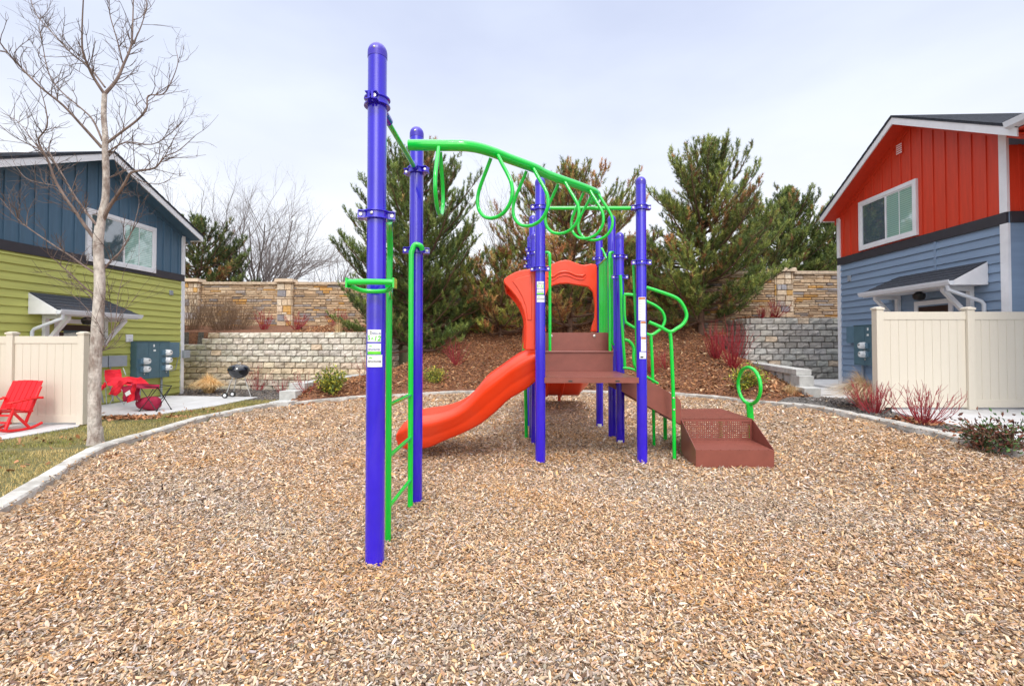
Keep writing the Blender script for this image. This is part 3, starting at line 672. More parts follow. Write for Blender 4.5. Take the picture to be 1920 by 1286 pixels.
# near wing of the right house (set back behind the gable wall) with its own eave
b = MB(); z0 = 3.74
b.prism([PR_(sNr - 4.5, -.30, z0 + .21), PR_(sNr - .055, -.30, z0 + .21), PR_(sNr - .055, -.30, 5.5), PR_(sNr - 4.5, -.30, 5.5)], [PR_(sNr - 4.5, -.55, z0 + .21), PR_(sNr - .055, -.55, z0 + .21), PR_(sNr - .055, -.55, 5.6), PR_(sNr - 4.5, -.55, 5.6)])
s = sNr - .2
while s > sNr - 4.4: bxr(b, s - .045, s, -.30, -.275, z0 + .21, 5.6); s -= .305
b.build('board_siding', M['red_up'], hr, smooth=0)
b = MB(); bxr(b, sNr - 4.5, sNr - .055, -.55, -.26, z0, z0 + .208); b.build('band', M['band'], hr, smooth=0)
b = MB(); z = .36
while z < z0 - .02:
    z1 = min(z + .178, z0 - .002); b.prism([PR_(sNr - 4.5, -.30, z), PR_(sNr - 4.5, -.276, z), PR_(sNr - 4.5, -.294, z1), PR_(sNr - 4.5, -.30, z1)], [PR_(sNr - .055, -.30, z), PR_(sNr - .055, -.276, z), PR_(sNr - .055, -.294, z1), PR_(sNr - .055, -.30, z1)]); z += .178
bxr(b, sNr - 4.5, sNr - .056, -4, -.301, .2, z0 + .2); b.build('lap_siding', M['blue_lap'], hr, smooth=0)
b = MB(); b.prism([PR_(sNr - .52, .42, 5.27), PR_(sNr - .52, .54, 5.31), PR_(sNr - .52, .56, 5.41), PR_(sNr - .52, .42, 5.41)], [PR_(sNr - 4.5, .42, 5.27), PR_(sNr - 4.5, .54, 5.31), PR_(sNr - 4.5, .56, 5.41), PR_(sNr - 4.5, .42, 5.41)])
b.build('gutter', M['gutter'], hr, smooth=0)
b = MB(); b.prism([PR_(sNr - .52, .50, 5.43), PR_(sNr - .52, -5, 7.6), PR_(sNr - .52, -5, 7.5), PR_(sNr - .52, .50, 5.33)], [PR_(sNr - 4.5, .50, 5.43), PR_(sNr - 4.5, -5, 7.6), PR_(sNr - 4.5, -5, 7.5), PR_(sNr - 4.5, .50, 5.33)]); b.build('roof', M['shingle'], hr, smooth=0)
b = MB(); bxr(b, sNr - 4.5, sNr - .53, -.29, .41, 5.23, 5.26); b.build('soffit', M['red_up'], hr, smooth=0)
b = MB(); bxr(b, sNr - .053, sNr - .042, -.298, -.003, 3.955, 5.2); bxr(b, sNr - .075, sNr - .0535, -.20, -.155, 3.955, 5.2); b.build('board_siding', M['red_up'], hr, smooth=0)
b = MB(); bxr(b, sNr - .075, sNr - .042, -.298, -.003, 3.742, 3.953); b.build('band', M['band'], hr, smooth=0)
# higher roof of the left house behind the gable
b = MB(); b.prism([PL(6.5, -2.2, 5.3), PL(6.5, -6, 7.2), PL(6.5, -9, 5.6)], [PL(9.9, -2.2, 5.3), PL(9.3, -6, 7.2), PL(9.9, -9, 5.6)]); b.build('roof', M['shingle'], hl, smooth=0)
# seam battens in the lap siding
for (PP, ss, zz0, zz1, rt, mm) in ((PL, SL(135, 520)[0], 2.3, 3.42, hl, 'lime_lap'), (PR_, SR_(1757, 450)[0], 2.9, 3.74, hr, 'blue_lap')):
    b = MB(); b.hexa([PP(ss, .01, zz0), PP(ss + .06, .01, zz0), PP(ss + .06, .03, zz0), PP(ss, .03, zz0), PP(ss, .01, zz1), PP(ss + .06, .01, zz1), PP(ss + .06, .03, zz1), PP(ss, .03, zz1)]); b.build('seam_trim', M[mm], rt, smooth=0)
# small fixtures on the walls
def fixture(P, s, z, w_, h, m, name, label, cat, d=.05):
    b = MB(); b.hexa([P(s - w_ / 2, .02, z - h / 2), P(s + w_ / 2, .02, z - h / 2), P(s + w_ / 2, d, z - h / 2), P(s - w_ / 2, d, z - h / 2), P(s - w_ / 2, .02, z + h / 2), P(s + w_ / 2, .02, z + h / 2), P(s + w_ / 2, d, z + h / 2), P(s - w_ / 2, d, z + h / 2)])
    b.lathe(P(s, .03, z - h * .1), [(w_ * .22, -.02), (w_ * .22, .02)], 8)
    o = b.build(name, m, None, base=P(s, .02, z), smooth=0, bevel=.006); tag(o, label, cat); return o
s, z = SL(319, 549); fixture(PL, s, z, .14, .14, M['greybox'], 'wall_outlet', 'small grey fixture plate high on the lime green siding', 'outlet')
s, z = SR_(1595, 522); fixture(PR_, s, z, .13, .16, M['greybox'], 'wall_outlet', 'small grey fixture plate high on the blue siding', 'outlet')
s, z = SL(240, 634); fixture(PL, s, z, .22, .20, M['white_trim'], 'wall_vent', 'small white square vent cover on lime green siding', 'vent', .05)
# ------------------------------------------------------------------ meter cabinets
def meter(b, p, out, r=.085):
    # round meter with its glass facing out
    q = Matrix.Translation(p) @ out.to_track_quat('Z', 'Y').to_matrix().to_4x4()
    prof = [(r * 1.08, 0), (r * 1.08, .04), (r, .05), (r, .11), (r * .8, .14), (r * .3, .15)]; V = []; F = []; seg = 18
    for rr, z_ in prof:
        for k in range(seg): a = 2 * PI * k / seg; V.append(q @ Vector((rr * math.cos(a), rr * math.sin(a), z_)))
    for i in range(len(prof) - 1):
        for k in range(seg): l = (k + 1) % seg; F.append((i * seg + k, i * seg + l, (i + 1) * seg + l, (i + 1) * seg + k))
    F.append(tuple((len(prof) - 1) * seg + k for k in range(seg))); b.add(V, F)
def cabinet(P, S, side, label, front, small, meters, zt, zb_, labs):
    s0, s1 = front; root = empty('meter_cabinet', P((s0 + s1) / 2, .02, zb_)); tag(root, label, 'electric meter')
    bx = lambda b, a, c, o0, o1, z0, z1: b.hexa([P(a, o0, z0), P(c, o0, z0), P(c, o1, z0), P(a, o1, z0), P(a, o0, z1), P(c, o0, z1), P(c, o1, z1), P(a, o1, z1)])
    b = MB(); bx(b, s0, s1, .02, .20, zb_, zt); bx(b, s0 - .01, s1 + .01, .02, .215, zt + .001, zt + .015); b.build('cabinet_body', M['meter_green'], root, smooth=0, bevel=.006)
    n = 3
    for i in range(n):
        a = s0 + (s1 - s0) * i / n + .012; c = s0 + (s1 - s0) * (i + 1) / n - .012; b = MB(); bx(b, a, c, .201, .208, zb_ + .03, zt - .03); b.build('cover_panel', M['meter_green'], root, smooth=0, bevel=.003)
    if small: b = MB(); bx(b, small[0], small[1], .02, .15, small[2], zt - .01); b.build('side_box', M['meter_blue'], root, smooth=0, bevel=.006)
    out = (P(0, 1, 0) - P(0, 0, 0)).normalized()
    for (ms, mz) in meters:
        b = MB(); bx(b, ms - .16, ms - .05, .209, .25, mz - .07, mz + .07); so_ = b.build('meter_socket', M['meter_blue'], root, smooth=0)
        b = MB(); meter(b, P(ms + .02, .205, mz), out); mo = b.build('meter', M['glassdome'], root)
        b = MB(); bx(b, ms - .01, ms + .05, .352, .357, mz + .01, mz + .035); b.build('meter_dial', M['ink'], mo, smooth=0)
        b = MB(); b.lathe(P(ms, .22, mz - .135), [(.015, -.02), (.015, .02)], 8); b.build('lock', M['alu'], root)
    for (ls, lz, lw, lh) in labs: b = MB(); bx(b, ls - lw / 2, ls + lw / 2, .209, .212, lz - lh / 2, lz + lh / 2); b.build('notice', M['white_label'], root, smooth=0)
    for ss in (s0 + .25, s1 - .15): b = MB(); b.tube([P(ss, .08, zb_), P(ss, .08, zb_ - .8)], .028, 8); b.build('conduit', M['greybox'], root)
def onw(S, px, py, o_=.3): return S(px, py, o_)
s0 = SL(256, 680, .2)[0]; s1 = SL(318, 680, .2)[0]
mt = [onw(SL, *p) for p in ((276, 677), (276, 692), (317, 661), (317, 675), (317, 689))]
mt = [(a - .0, b_) for a, b_ in mt]
cabinet(PL, SL, -1, 'wide teal grey meter cabinet with five round meters on lime siding', (s0, s1), (s1 + .002, SL(337, 660, .15)[0], onw(SL, 330, 670, .15)[1]), mt, onw(SL, 256, 641, .2)[1], onw(SL, 256, 714, .2)[1] + .03,
        [(*onw(SL, 289, 648, .21), .05, .07), (*onw(SL, 290, 657, .21), .08, .05)])
s0 = SR_(1641, 650, .2)[0]; s1 = SR_(1601, 650, .2)[0]
cabinet(PR_, SR_, 1, 'teal grey meter cabinet with two round meters beside the right fence', (s0 - .5, s1), (s1 + .002, SR_(1587, 650, .15)[0], onw(SR_, 1590, 643, .15)[1]), [onw(SR_, 1615, 648), onw(SR_, 1616, 664)], onw(SR_, 1602, 611, .2)[1], onw(SR_, 1620, 685, .2)[1],
        [(*onw(SR_, 1627, 617, .21), .05, .07), (*onw(SR_, 1627, 628, .21), .07, .05)])
# small junction boxes left of the big cabinet and on the corner
for k, (xa, xb_, ya, yb_, m_, lb) in enumerate(((205, 240, 667, 688, 'greybox', 'pale grey utility box left of the big meter cabinet'), (186, 204, 668, 689, 'greybox', 'narrow grey utility box behind the bare tree trunk'))):
    sa_, z1_ = SL(xa, ya, .14); sb_, _ = SL(xb_, ya, .14); _, z0_ = SL(xa, yb_, .14)
    b = MB(); bxl(b, sa_, sb_ - .02, .02, .14, z0_, z1_); b.tube([PL(sa_ + .1, .08, z0_), PL(sa_ + .1, .08, z0_ - .5), PL(sa_ + .2, .08, z0_ - .9)], .018, 6)
    o = b.build('utility_box', M[m_], None, base=PL(sa_, .02, z0_), smooth=0, bevel=.005); tag(o, lb, 'utility box')
b = MB(); sa_, zz = SL(346, 664, .1); bxl(b, sCl - .06, sCl + .16, .046, .15, zz - .12, zz + .12)
b.tube([PL(sCl - .25, .07, zz - .1), PL(sCl - .35, .07, zz - .45), PL(sCl - .55, .07, zz - .5)], .012, 6)
o = b.build('junction_box', M['greybox'], None, base=PL(sCl, .04, zz), smooth=0, bevel=.005); tag(o, 'small grey junction box on the lime house corner', 'junction box')
# ------------------------------------------------------------------ vinyl fences
def fence(label, posts, y, z0, z1, dirx):
    root = empty('vinyl_fence', (posts[0], y, z0)); tag(root, label, 'fence')
    pw = .127
    for x in posts:
        b = MB(); b.hexa([(x - pw / 2, y - pw / 2, z0), (x + pw / 2, y - pw / 2, z0), (x + pw / 2, y + pw / 2, z0), (x - pw / 2, y + pw / 2, z0), (x - pw / 2, y - pw / 2, z1 - .02), (x + pw / 2, y - pw / 2, z1 - .02), (x + pw / 2, y + pw / 2, z1 - .02), (x - pw / 2, y + pw / 2, z1 - .02)])
        po = b.build('post', M['vinyl'], root, smooth=0, bevel=.006)
        b = MB(); q = pw / 2 + .012; b.hexa([(x - q, y - q, z1 - .019), (x + q, y - q, z1 - .019), (x + q, y + q, z1 - .019), (x - q, y + q, z1 - .019), (x - q, y - q, z1 + .012), (x + q, y - q, z1 + .012), (x + q, y + q, z1 + .012), (x - q, y + q, z1 + .012)])
        t = .03; b.hexa([(x - q, y - q, z1 + .0125), (x + q, y - q, z1 + .0125), (x + q, y + q, z1 + .0125), (x - q, y + q, z1 + .0125), (x - t, y - t, z1 + .035), (x + t, y - t, z1 + .035), (x + t, y + t, z1 + .035), (x - t, y + t, z1 + .035)])
        b.build('post_cap', M['vinyl'], po, smooth=0)
    for a, c in zip(posts[:-1], posts[1:]):
        a, c = (a, c) if a < c else (c, a); a += pw / 2; c -= pw / 2
        b = MB(); n = max(2, round((c - a) / .152)); wv = (c - a) / n
        for i in range(n):
            u = a + i * wv
            b.hexa([(u + .004, y - .012, z0 + .05), (u + wv - .004, y - .012, z0 + .05), (u + wv - .004, y + .012, z0 + .05), (u + .004, y + .012, z0 + .05), (u + .004, y - .012, z1 - .1), (u + wv - .004, y - .012, z1 - .1), (u + wv - .004, y + .012, z1 - .1), (u + .004, y + .012, z1 - .1)])
            b.hexa([(u - .004, y - .007, z0 + .05), (u + .004, y - .007, z0 + .05), (u + .004, y + .012, z0 + .05), (u - .004, y + .012, z0 + .05), (u - .004, y - .007, z1 - .1), (u + .004, y - .007, z1 - .1), (u + .004, y + .012, z1 - .1), (u - .004, y + .012, z1 - .1)])
        b.build('panel', M['vinyl'], root, smooth=0)
        for zz0, zz1 in ((z0 + .035, z0 + .175), (z1 - .195, z1 - .055)):
            b = MB(); b.hexa([(a, y - .024, zz0), (c, y - .024, zz0), (c, y + .024, zz0), (a, y + .024, zz0), (a, y - .024, zz1), (c, y - .024, zz1), (c, y + .024, zz1), (a, y + .024, zz1)]); b.build('rail', M['vinyl'], root, smooth=0, bevel=.004)
YL = 9.2; fence('cream vinyl fence panels behind the red rocking chairs', [W(155.5, 700, YL).x, W(22, 700, YL).x, W(22, 700, YL).x - 1.5, W(22, 700, YL).x - 3.0], YL, LZ, W(100, 625, YL).z, -1)
YR = 8.55; fence('cream vinyl fence panels in front of the blue and red house', [W(1647, 700, YR).x, W(1817, 700, YR).x, W(1817, 700, YR).x + 1.65, W(1817, 700, YR).x + 3.3], YR, RZ + .0, W(1700, 579, YR).z, 1)
# ================================================================== PLAY STRUCTURE
PS = empty('play_structure', (.98, 5.9, 0)); tag(PS, 'purple, green and orange climbing frame with slides on the wood chips', 'play structure')
def smooth_path(P, n=8, closed=False):   # Catmull-Rom
    P = [Vector(p) for p in P]; out = []; N = len(P)
    rng_ = range(N) if closed else range(N - 1)
    for i in rng_:
        a = P[(i - 1) % N] if (closed or i > 0) else P[0]; b_ = P[i]; c = P[(i + 1) % N]; d = P[(i + 2) % N] if (closed or i + 2 < N) else P[-1]
        for k in range(n):
            t = k / n; out.append(.5 * ((2 * b_) + (c - a) * t + (2 * a - 5 * b_ + 4 * c - d) * t * t + (3 * b_ - a - 3 * c + d) * t ** 3))
    if not closed: out.append(P[-1])
    return out
PRAD = .0635
posts = {}
def clampring(post, x, y, z, ang=0, arm=0, h=.055):
    """two half-shell collar with bolted ears along direction ang"""
    b = MB(); r0 = PRAD + .002; r1 = PRAD + .012; seg = 26; V = []; F = []
    prof = [(r0, -h / 2), (r1 + .012, -h / 2), (r1 + .012, -h / 2 + .007), (r1, -h / 2 + .012), (r1, h / 2 - .012), (r1 + .012, h / 2 - .007), (r1 + .012, h / 2), (r0, h / 2)]
    b.lathe((x, y, z), prof, seg)
    for s in (-1, 1):
        for gap in (-1, 1):
            c = Vector((x, y, z)) + Matrix.Rotation(ang, 3, 'Z') @ Vector((s * (r1 + .022), gap * .012, 0)); b.box(c, (.05, .014, h * .92), Matrix.Rotation(ang, 3, 'Z'))
            c = Vector((x, y, z)) + Matrix.Rotation(ang, 3, 'Z') @ Vector((s * (r1 + .018), gap * .026, h / 2 - .004)); b.box(c, (.05, .028, .006), Matrix.Rotation(ang, 3, 'Z'))
            c = Vector((x, y, z)) + Matrix.Rotation(ang, 3, 'Z') @ Vector((s * (r1 + .018), gap * .026, -h / 2 + .004)); b.box(c, (.05, .028, .006), Matrix.Rotation(ang, 3, 'Z'))
    b.cur = 1
    for s in (-1, 1):
        c = Vector((x, y, z)) + Matrix.Rotation(ang, 3, 'Z') @ Vector((s * (r1 + .026), -.021, 0)); b.lathe(c, [(.012, -.006), (.012, .0), (.006, .004)][::-1], 8, 'Y')
    c = Vector((x, y, z)) + Vector((-.012, -(r1 + .003), 0)); b.lathe(c, [(.004, -.006), (.010, -.003), (.010, .003)], 8, 'Y')
    b.build('clamp', [M['purple'], M['bolt']], post)
def post(key, x, y, top, clamps=(), sticker=None, base=-.2):
    b = MB(); b.lathe((x, y, 0), [(PRAD, base), (PRAD, top - .10)], 28); o = b.build('post', M['purple'], PS)
    b = MB(); prof = [(PRAD + .002, top - .105), (PRAD + .002, top - .07)] + [(math.cos(a) * (PRAD + .002), top - .07 + math.sin(a) * .07) for a in np.linspace(.15, PI / 2 - .02, 8)]
    b.lathe((x, y, 0), prof, 28); b.cur = 1; b.lathe((x - .004, y - PRAD + .004, top - .06), [(.003, -.01), (.009, -.006), (.009, .002)], 8, 'Y')
    b.build('post_cap', [M['purple_cap'], M['bolt']], o)
    for cz in clamps:
        z, a = cz if isinstance(cz, tuple) else (cz, 0)
        clampring(o, x, y, z, a)
    posts[key] = (o, x, y); return o
# heights/positions measured from the photograph's bases and tops
P1 = post(1, -.917, 3.20, 3.54, [(3.13, R(85)), (2.36, R(15))])
P2 = post(2, -.90, 4.45, 3.54, [(3.12, R(-20)), (2.365, R(8))])
P3 = post(3, .352, 5.91, 3.57, [(3.19, R(10)), (2.42, R(-8))])
P4 = post(4, 1.613, 5.91, 3.58, [(3.19, R(0)), (2.50, R(0))])
P5 = post(5, 1.625, 7.14, 3.17, [(2.80, R(20)), (2.49, 0)])
P6 = post(6, 1.585, 7.52, 3.53, [(2.90, 0)])
P7 = post(7, 1.575, 8.55, 3.44, [(3.02, 0), (2.88, 0)])
P8 = post(8, .345, 7.14, 3.17, [(2.85, 0), (2.49, 0)])
P9 = post(9, .335, 7.52, 3.53, [(2.98, 0)])
P10 = post(10, .335, 8.55, 3.44, [(3.02, 0), (2.88, 0)])
GR = .021
def gtube(name, pts, r=GR, parent=None, n=6, seg=12, mat_='green'):
    b = MB(); b.tube(smooth_path(pts, n) if n else pts, r, seg); return b.build(name, M[mat_], parent or PS)
# ---- curved overhead beam
cpx = [(766, 272.5, 3.84), (800, 272.6, 3.84), (824, 273, 3.84), (850, 273.2, 3.84), (875, 274, 3.85), (899, 278, 3.92), (927, 286.8, 4.05), (955, 298, 4.2), (1000, 314.6, 4.47), (1022, 326, 4.66), (1053, 337.5, 4.92), (1078, 346, 5.12), (1104, 355.5, 5.34), (1117, 361.5, 5.52), (1119, 369, 5.70), (1112, 379, 5.86)]
beam = [W(*p) for p in cpx]
BP = smooth_path(beam, 6); b = MB(); b.tube(BP, .0445, 20); ob = b.build('overhead_beam', M['green'], PS)
b = MB(); b.tube([(-.915, 3.27, 3.125), (-.90, 4.38, 3.12)], GR, 12); ob2 = b.build('cross_bar', M['green'], PS)
b = MB(); b.tube([(.42, 5.93, 3.19), (1.545, 5.93, 3.19)], .024, 12); b.build('cross_bar', M['green'], PS)
b = MB(); b.tube([(-.912, 3.235, 3.13), (-.908, 3.46, 3.125)], .033, 14); b.build('bar_socket', M['purple'], PS)
for (x, y, d) in ( (-.90, 4.36, -1), (.43, 5.93, 0), (1.535, 5.93, 0)):
    b = MB(); b.tube([(x - .04 * (d == 0), y - .05 * d, 3.13 + (.06 if d == 0 else 0)), (x + .04 * (d == 0), y + .06 * d, 3.13 + (.06 if d == 0 else 0))], .034, 12); b.build('bar_socket', M['purple'], PS)
# ---- hanging loops
def loop(i, w_=.205, drop=.525):
    p = BP[i]; t = (BP[min(i + 1, len(BP) - 1)] - BP[max(i - 1, 0)]); t.z = 0; t.normalize()
    lat = Vector((t.y, -t.x, 0)); base = p - Vector((0, 0, .035))
    prof = [(.032, 0.0), (.075, -.10), (.115, -.19), (.148, -.28), (.158, -.37), (.140, -.455), (.09, -.525), (.03, -.553), (0, -.555)]
    pts = [base + lat * a * (w_ / .158) + Vector((0, 0, z * drop / .555)) for a, z in prof]
    pts += [base - lat * a * (w_ / .158) + Vector((0, 0, z * drop / .555)) for a, z in prof[-2::-1]]
    b = MB(); b.tube(smooth_path(pts, 5), .0165, 10); b.build('hand_loop', M['green'], ob)
def near_i(px):
    best = None
    for i, p in enumerate(BP):
        x = 960 + FPX * p.x / p.y
        if abs(x - px) < 4 and (best is None or abs(x - px) < best[0]): best = (abs(x - px), i)
    return best[1]
for px in (824, 926, 996, 1054, 1100): loop(near_i(px))
loop(len(BP) - 14)
# ---- ladder between the first two posts
for (x, y, top, ty) in ((-.935, 3.61, 2.36, -1), (-.92, 4.32, 2.37, 1)):
    tgt = (-.87, 3.29, top + .02) if ty < 0 else (-.90, 4.40, top)
    if ty < 0: gtube('ladder_rail', [(x, y, -.1), (x, y, 1.0), (x, y, 2.0), (x + .01, y - .02, 2.2), (x + .03, y - .12, 2.33), (x + .06, y - .25, 2.36)], GR + .002)
    else: gtube('ladder_rail', [(x - .0, y, -.1), (x, y, 1.0), (x, y, 2.2), (x + .005, y + .005, 2.33), (x + .03, y + .02, 2.40), (x + .08, y + .03, 2.39), (x + .09, y + .05, 2.36)], GR + .003)
for z in (.263, .644, 1.03): b = MB(); b.tube([(-.93, 3.61, z), (-.92, 4.32, z)], .0165, 12); b.build('rung', M['green'], PS)
# hand hold loop at the front post
b = MB(); zz = 1.885
b.tube([(-1.04, 3.00, zz), (-.90, 2.985, zz), (-.755, 3.00, zz)], .019, 12)
b.tube(smooth_path([(-1.035, 3.02, zz - .02), (-.97, 3.09, zz - .045), (-.83, 3.10, zz - .045), (-.76, 3.03, zz - .02)], 5), .015, 10)
for x in (-1.045, -.748): b.box((x, 3.02, zz - .005), (.012, .075, .062))
b.tube(smooth_path([(-.80, 3.04, zz - .02), (-.82, 3.2, zz - .03), (-.92, 3.60, zz - .04)], 4), .015, 10)
b.build('grab_bar', M['green'], PS)
# ---- lower deck
def plate(b, o, u, v, nu, nv, nrm, th=.006, hole=.30, mask=None):
    """sheet with a real round hole in each cell; o corner, u/v cell vectors"""
    o = Vector(o); u = Vector(u); v = Vector(v); w_ = Vector(nrm) * th
    cs = [(math.cos(2 * PI * k / 8 + PI / 8), math.sin(2 * PI * k / 8 + PI / 8)) for k in range(8)]
    sq = [(1, .41), (.41, 1), (-.41, 1), (-1, .41), (-1, -.41), (-.41, -1), (.41, -1), (1, -.41)]
    for i in range(nu):
        for j in range(nv):
            c = o + u * (i + .5) + v * (j + .5)
            if mask and not mask(i, j): 
                b.add([c + u * .5 * a + v * .5 * d for a, d in ((-1, -1), (1, -1), (1, 1), (-1, 1))], [(0, 1, 2, 3)]); continue
            inn = [c + u * a * hole + v * d * hole for a, d in cs]; outp = [c + u * a * .5 + v * d * .5 for a, d in ((1, 1), (-1, 1), (-1, -1), (1, -1))]
            low = [p - w_ for p in inn]
            V = inn + outp + low; F = [(8, 0 + 0, 7)]
            F = [(0, 1, 8), (1, 2, 9, 8), (2, 3, 9), (3, 4, 10, 9), (4, 5, 10), (5, 6, 11, 10), (6, 7, 11), (7, 0, 8, 11)]
            F = [tuple(reversed(f)) for f in F] + [(k, (k + 1) % 8, 12 + (k + 1) % 8, 12 + k) for k in range(8)]
            b.add(V, F)
dx0, dx1, dy0, dy1, dz = .40, 1.565, 5.86, 7.22, 1.075
b = MB(); n1, n2 = 38, 44
plate(b, (dx0, dy0, dz), ((dx1 - dx0) / n1, 0, 0), (0, (dy1 - dy0) / n2, 0), n1, n2, (0, 0, 1), .01, .17)
b.hexa([(dx0, dy0, dz - .068), (dx1, dy0, dz - .068), (dx1, dy0 + .006, dz - .068), (dx0, dy0 + .006, dz - .068), (dx0, dy0, dz - .001), (dx1, dy0, dz - .001), (dx1, dy0 + .006, dz - .001), (dx0, dy0 + .006, dz - .001)])
for x in (dx0, dx1 - .006): b.hexa([(x, dy0 + .007, dz - .068), (x + .006, dy0 + .007, dz - .068), (x + .006, dy1, dz - .068), (x, dy1, dz - .068), (x, dy0 + .007, dz - .001), (x + .006, dy0 + .007, dz - .001), (x + .006, dy1, dz - .001), (x, dy1, dz - .001)])
b.hexa([(dx0 + .007, dy0 + .007, dz - .025), (dx1 - .007, dy0 + .007, dz - .025), (dx1 - .007, dy1, dz - .025), (dx0 + .007, dy1, dz - .025), (dx0 + .007, dy0 + .007, dz - .012), (dx1 - .007, dy0 + .007, dz - .012), (dx1 - .007, dy1, dz - .012), (dx0 + .007, dy1, dz - .012)])
dk = b.build('deck', M['brown'], PS, smooth=0)
for x in (.72, 1.30): b = MB(); b.box((x, dy0 - .002, dz - .045), (.05, .006, .016)); b.build('deck_slot', M['ink'], dk, smooth=0, bevel=.002)
# ---- step up to the upper deck
b = MB(); x0, x1 = .42, 1.53
b.hexa([(x0, 7.20, 1.076), (x1, 7.20, 1.076), (x1, 7.208, 1.076), (x0, 7.208, 1.076), (x0, 7.20, 1.37), (x1, 7.20, 1.37), (x1, 7.208, 1.37), (x0, 7.208, 1.37)])
plate(b, (x0, 7.195, 1.376), ((x1 - x0) / 36, 0, 0), (0, .30 / 10, 0), 36, 10, (0, 0, 1), .008, .26)
b.tube([(x0, 7.188, 1.366), (x1, 7.188, 1.366)], .0125, 8)
b.hexa([(x0, 7.50, 1.30), (x1, 7.50, 1.30), (x1, 7.508, 1.30), (x0, 7.508, 1.30), (x0, 7.50, 1.66), (x1, 7.50, 1.66), (x1, 7.508, 1.66), (x0, 7.508, 1.66)])
for x in (x0 - .007, x1 + .001):
    b.prism([(x, 7.20, 1.30), (x, 7.20, 1.39), (x, 7.50, 1.66), (x, 7.50, 1.30)], [(x + .006, 7.20, 1.30), (x + .006, 7.20, 1.39), (x + .006, 7.50, 1.66), (x + .006, 7.50, 1.30)])
st = b.build('step', M['brown'], PS, smooth=0)
for x in (.62, 1.30): b = MB(); b.lathe((x, 7.492, 1.61), [(.006, -.012), (.022, -.006), (.022, .006)], 12, 'Y'); b.build('bolt', M['bolt'], st)
# ---- upper deck
b = MB(); b.hexa([(.40, 7.51, 1.60), (1.51, 7.51, 1.60), (1.51, 8.62, 1.60), (.40, 8.62, 1.60), (.40, 7.51, 1.665), (1.51, 7.51, 1.665), (1.51, 8.62, 1.665), (.40, 8.62, 1.665)]); b.build('deck', M['brown'], PS, smooth=0)
# ---- slides
def slide(name, prof, sec, axis, side_c, half, flip=1, cap0=True):
    """prof: [(run, top, bottom)]; sec: [(lateral 0..1 from outer edge, f 0 bottom..1 top, dz)] one half"""
    n = len(prof); V = []; F = []
    full = sec + [(2 - a, f, dz_) for a, f, dz_ in sec[::-1]]
    m = len(full)
    for (run, t, bt) in prof:
        for (a, f, dz_) in full:
            lat = side_c + (a - 1) * half; z = bt + (t - bt) * f + dz_
            V.append((run, lat, z) if axis == 'X' else (lat, run, z))
    # underside
    for i in range(n - 1):
        for j in range(m - 1): F.append((i * m + j, i * m + j + 1, (i + 1) * m + j + 1, (i + 1) * m + j))
        F.append((i * m + m - 1, i * m, (i + 1) * m, (i + 1) * m + m - 1))
    b = MB(); b.add(V, F); o = b.build(name, M['orange'], PS, smooth=60)
    return o
def interp(P, n):   # P [(x, v)] decreasing or increasing
    xs = np.array([p[0] for p in P]); vsn = np.array([p[1] for p in P]); k = np.argsort(xs); return lambda q: np.interp(q, xs[k], vsn[k])
Tp = [((a - 960) * 6.15 / 890, CAMH + (643 - b_) * 6.15 / 890) for a, b_ in ((1000, 653), (990, 655.5), (978, 660.5), (957.5, 674), (944, 684.5), (909.6, 708), (884, 741), (867, 756), (850, 765), (824, 773.5), (792, 777.7), (770, 781), (757, 790), (748, 806))]
Bp = [((a - 960) * 6.08 / 890, CAMH + (643 - b_) * 6.08 / 890) for a, b_ in ((1005, 715), (986.6, 730.7), (952, 749.5), (935, 768), (901, 795.7), (867, 813), (832.6, 826.5), (807, 839), (792, 842), (756, 843), (742, 832))]
fT = interp(Tp, 0); fB = interp(Bp, 0)
xs_ = np.linspace(.30, -1.46, 56); Tt = fT(xs_); Bb = fB(xs_)
def sm(a, k=2):
    for _ in range(k): a = np.concatenate([[a[0]], (a[:-2] + 2 * a[1:-1] + a[2:]) / 4, [a[-1]]])
    return a
Tt = sm(Tt, 4); Bb = sm(Bb, 4)
sec = [(.22, 0, 0), (.16, .06, 0), (.10, .30, 0), (.085, .40, 0), (.055, .43, 0), (.05, .58, 0), (.02, .62, 0), (.0, .80, -.01), (.03, .86, -.005), (.20, 1.0, -.005), (.235, .99, 0), (.27, .90, 0), (.36, .40, 0), (.42, .26, 0), (.55, .20, 0), (.75, .20, 0), (.80, .26, 0), (1.0, .27, 0)]
sl1 = slide('slide', [(float(x), float(t), float(b_)) for x, t, b_ in zip(xs_, Tt, Bb)], sec, 'X', 6.53, .52)
# rounded exit lip closing the slide end
b = MB(); V = []; F = []; xe = float(xs_[-1]); te = float(Tt[-1]); be = float(Bb[-1]); K = 7
for i in range(K):
    a = i / (K - 1) * PI / 2; sc_ = math.cos(a); xx = xe - .05 * math.sin(a)
    for th in np.linspace(0, 2 * PI, 28, endpoint=False):
        V.append((xx, 6.53 + math.cos(th) * .50 * (.25 + .75 * sc_) * (1 - .06 * abs(math.sin(th))), (te + be) / 2 + math.sin(th) * (te - be) / 2 * (.3 + .7 * sc_) * (.9 if math.sin(th) > 0 else 1)))
for i in range(K - 1):
    for k in range(28): F.append((i * 28 + k, i * 28 + (k + 1) % 28, (i + 1) * 28 + (k + 1) % 28, (i + 1) * 28 + k))
F.append(tuple((K - 1) * 28 + k for k in range(28))); b.add(V, F); b.build('exit_lip', M['orange'], sl1, smooth=60)
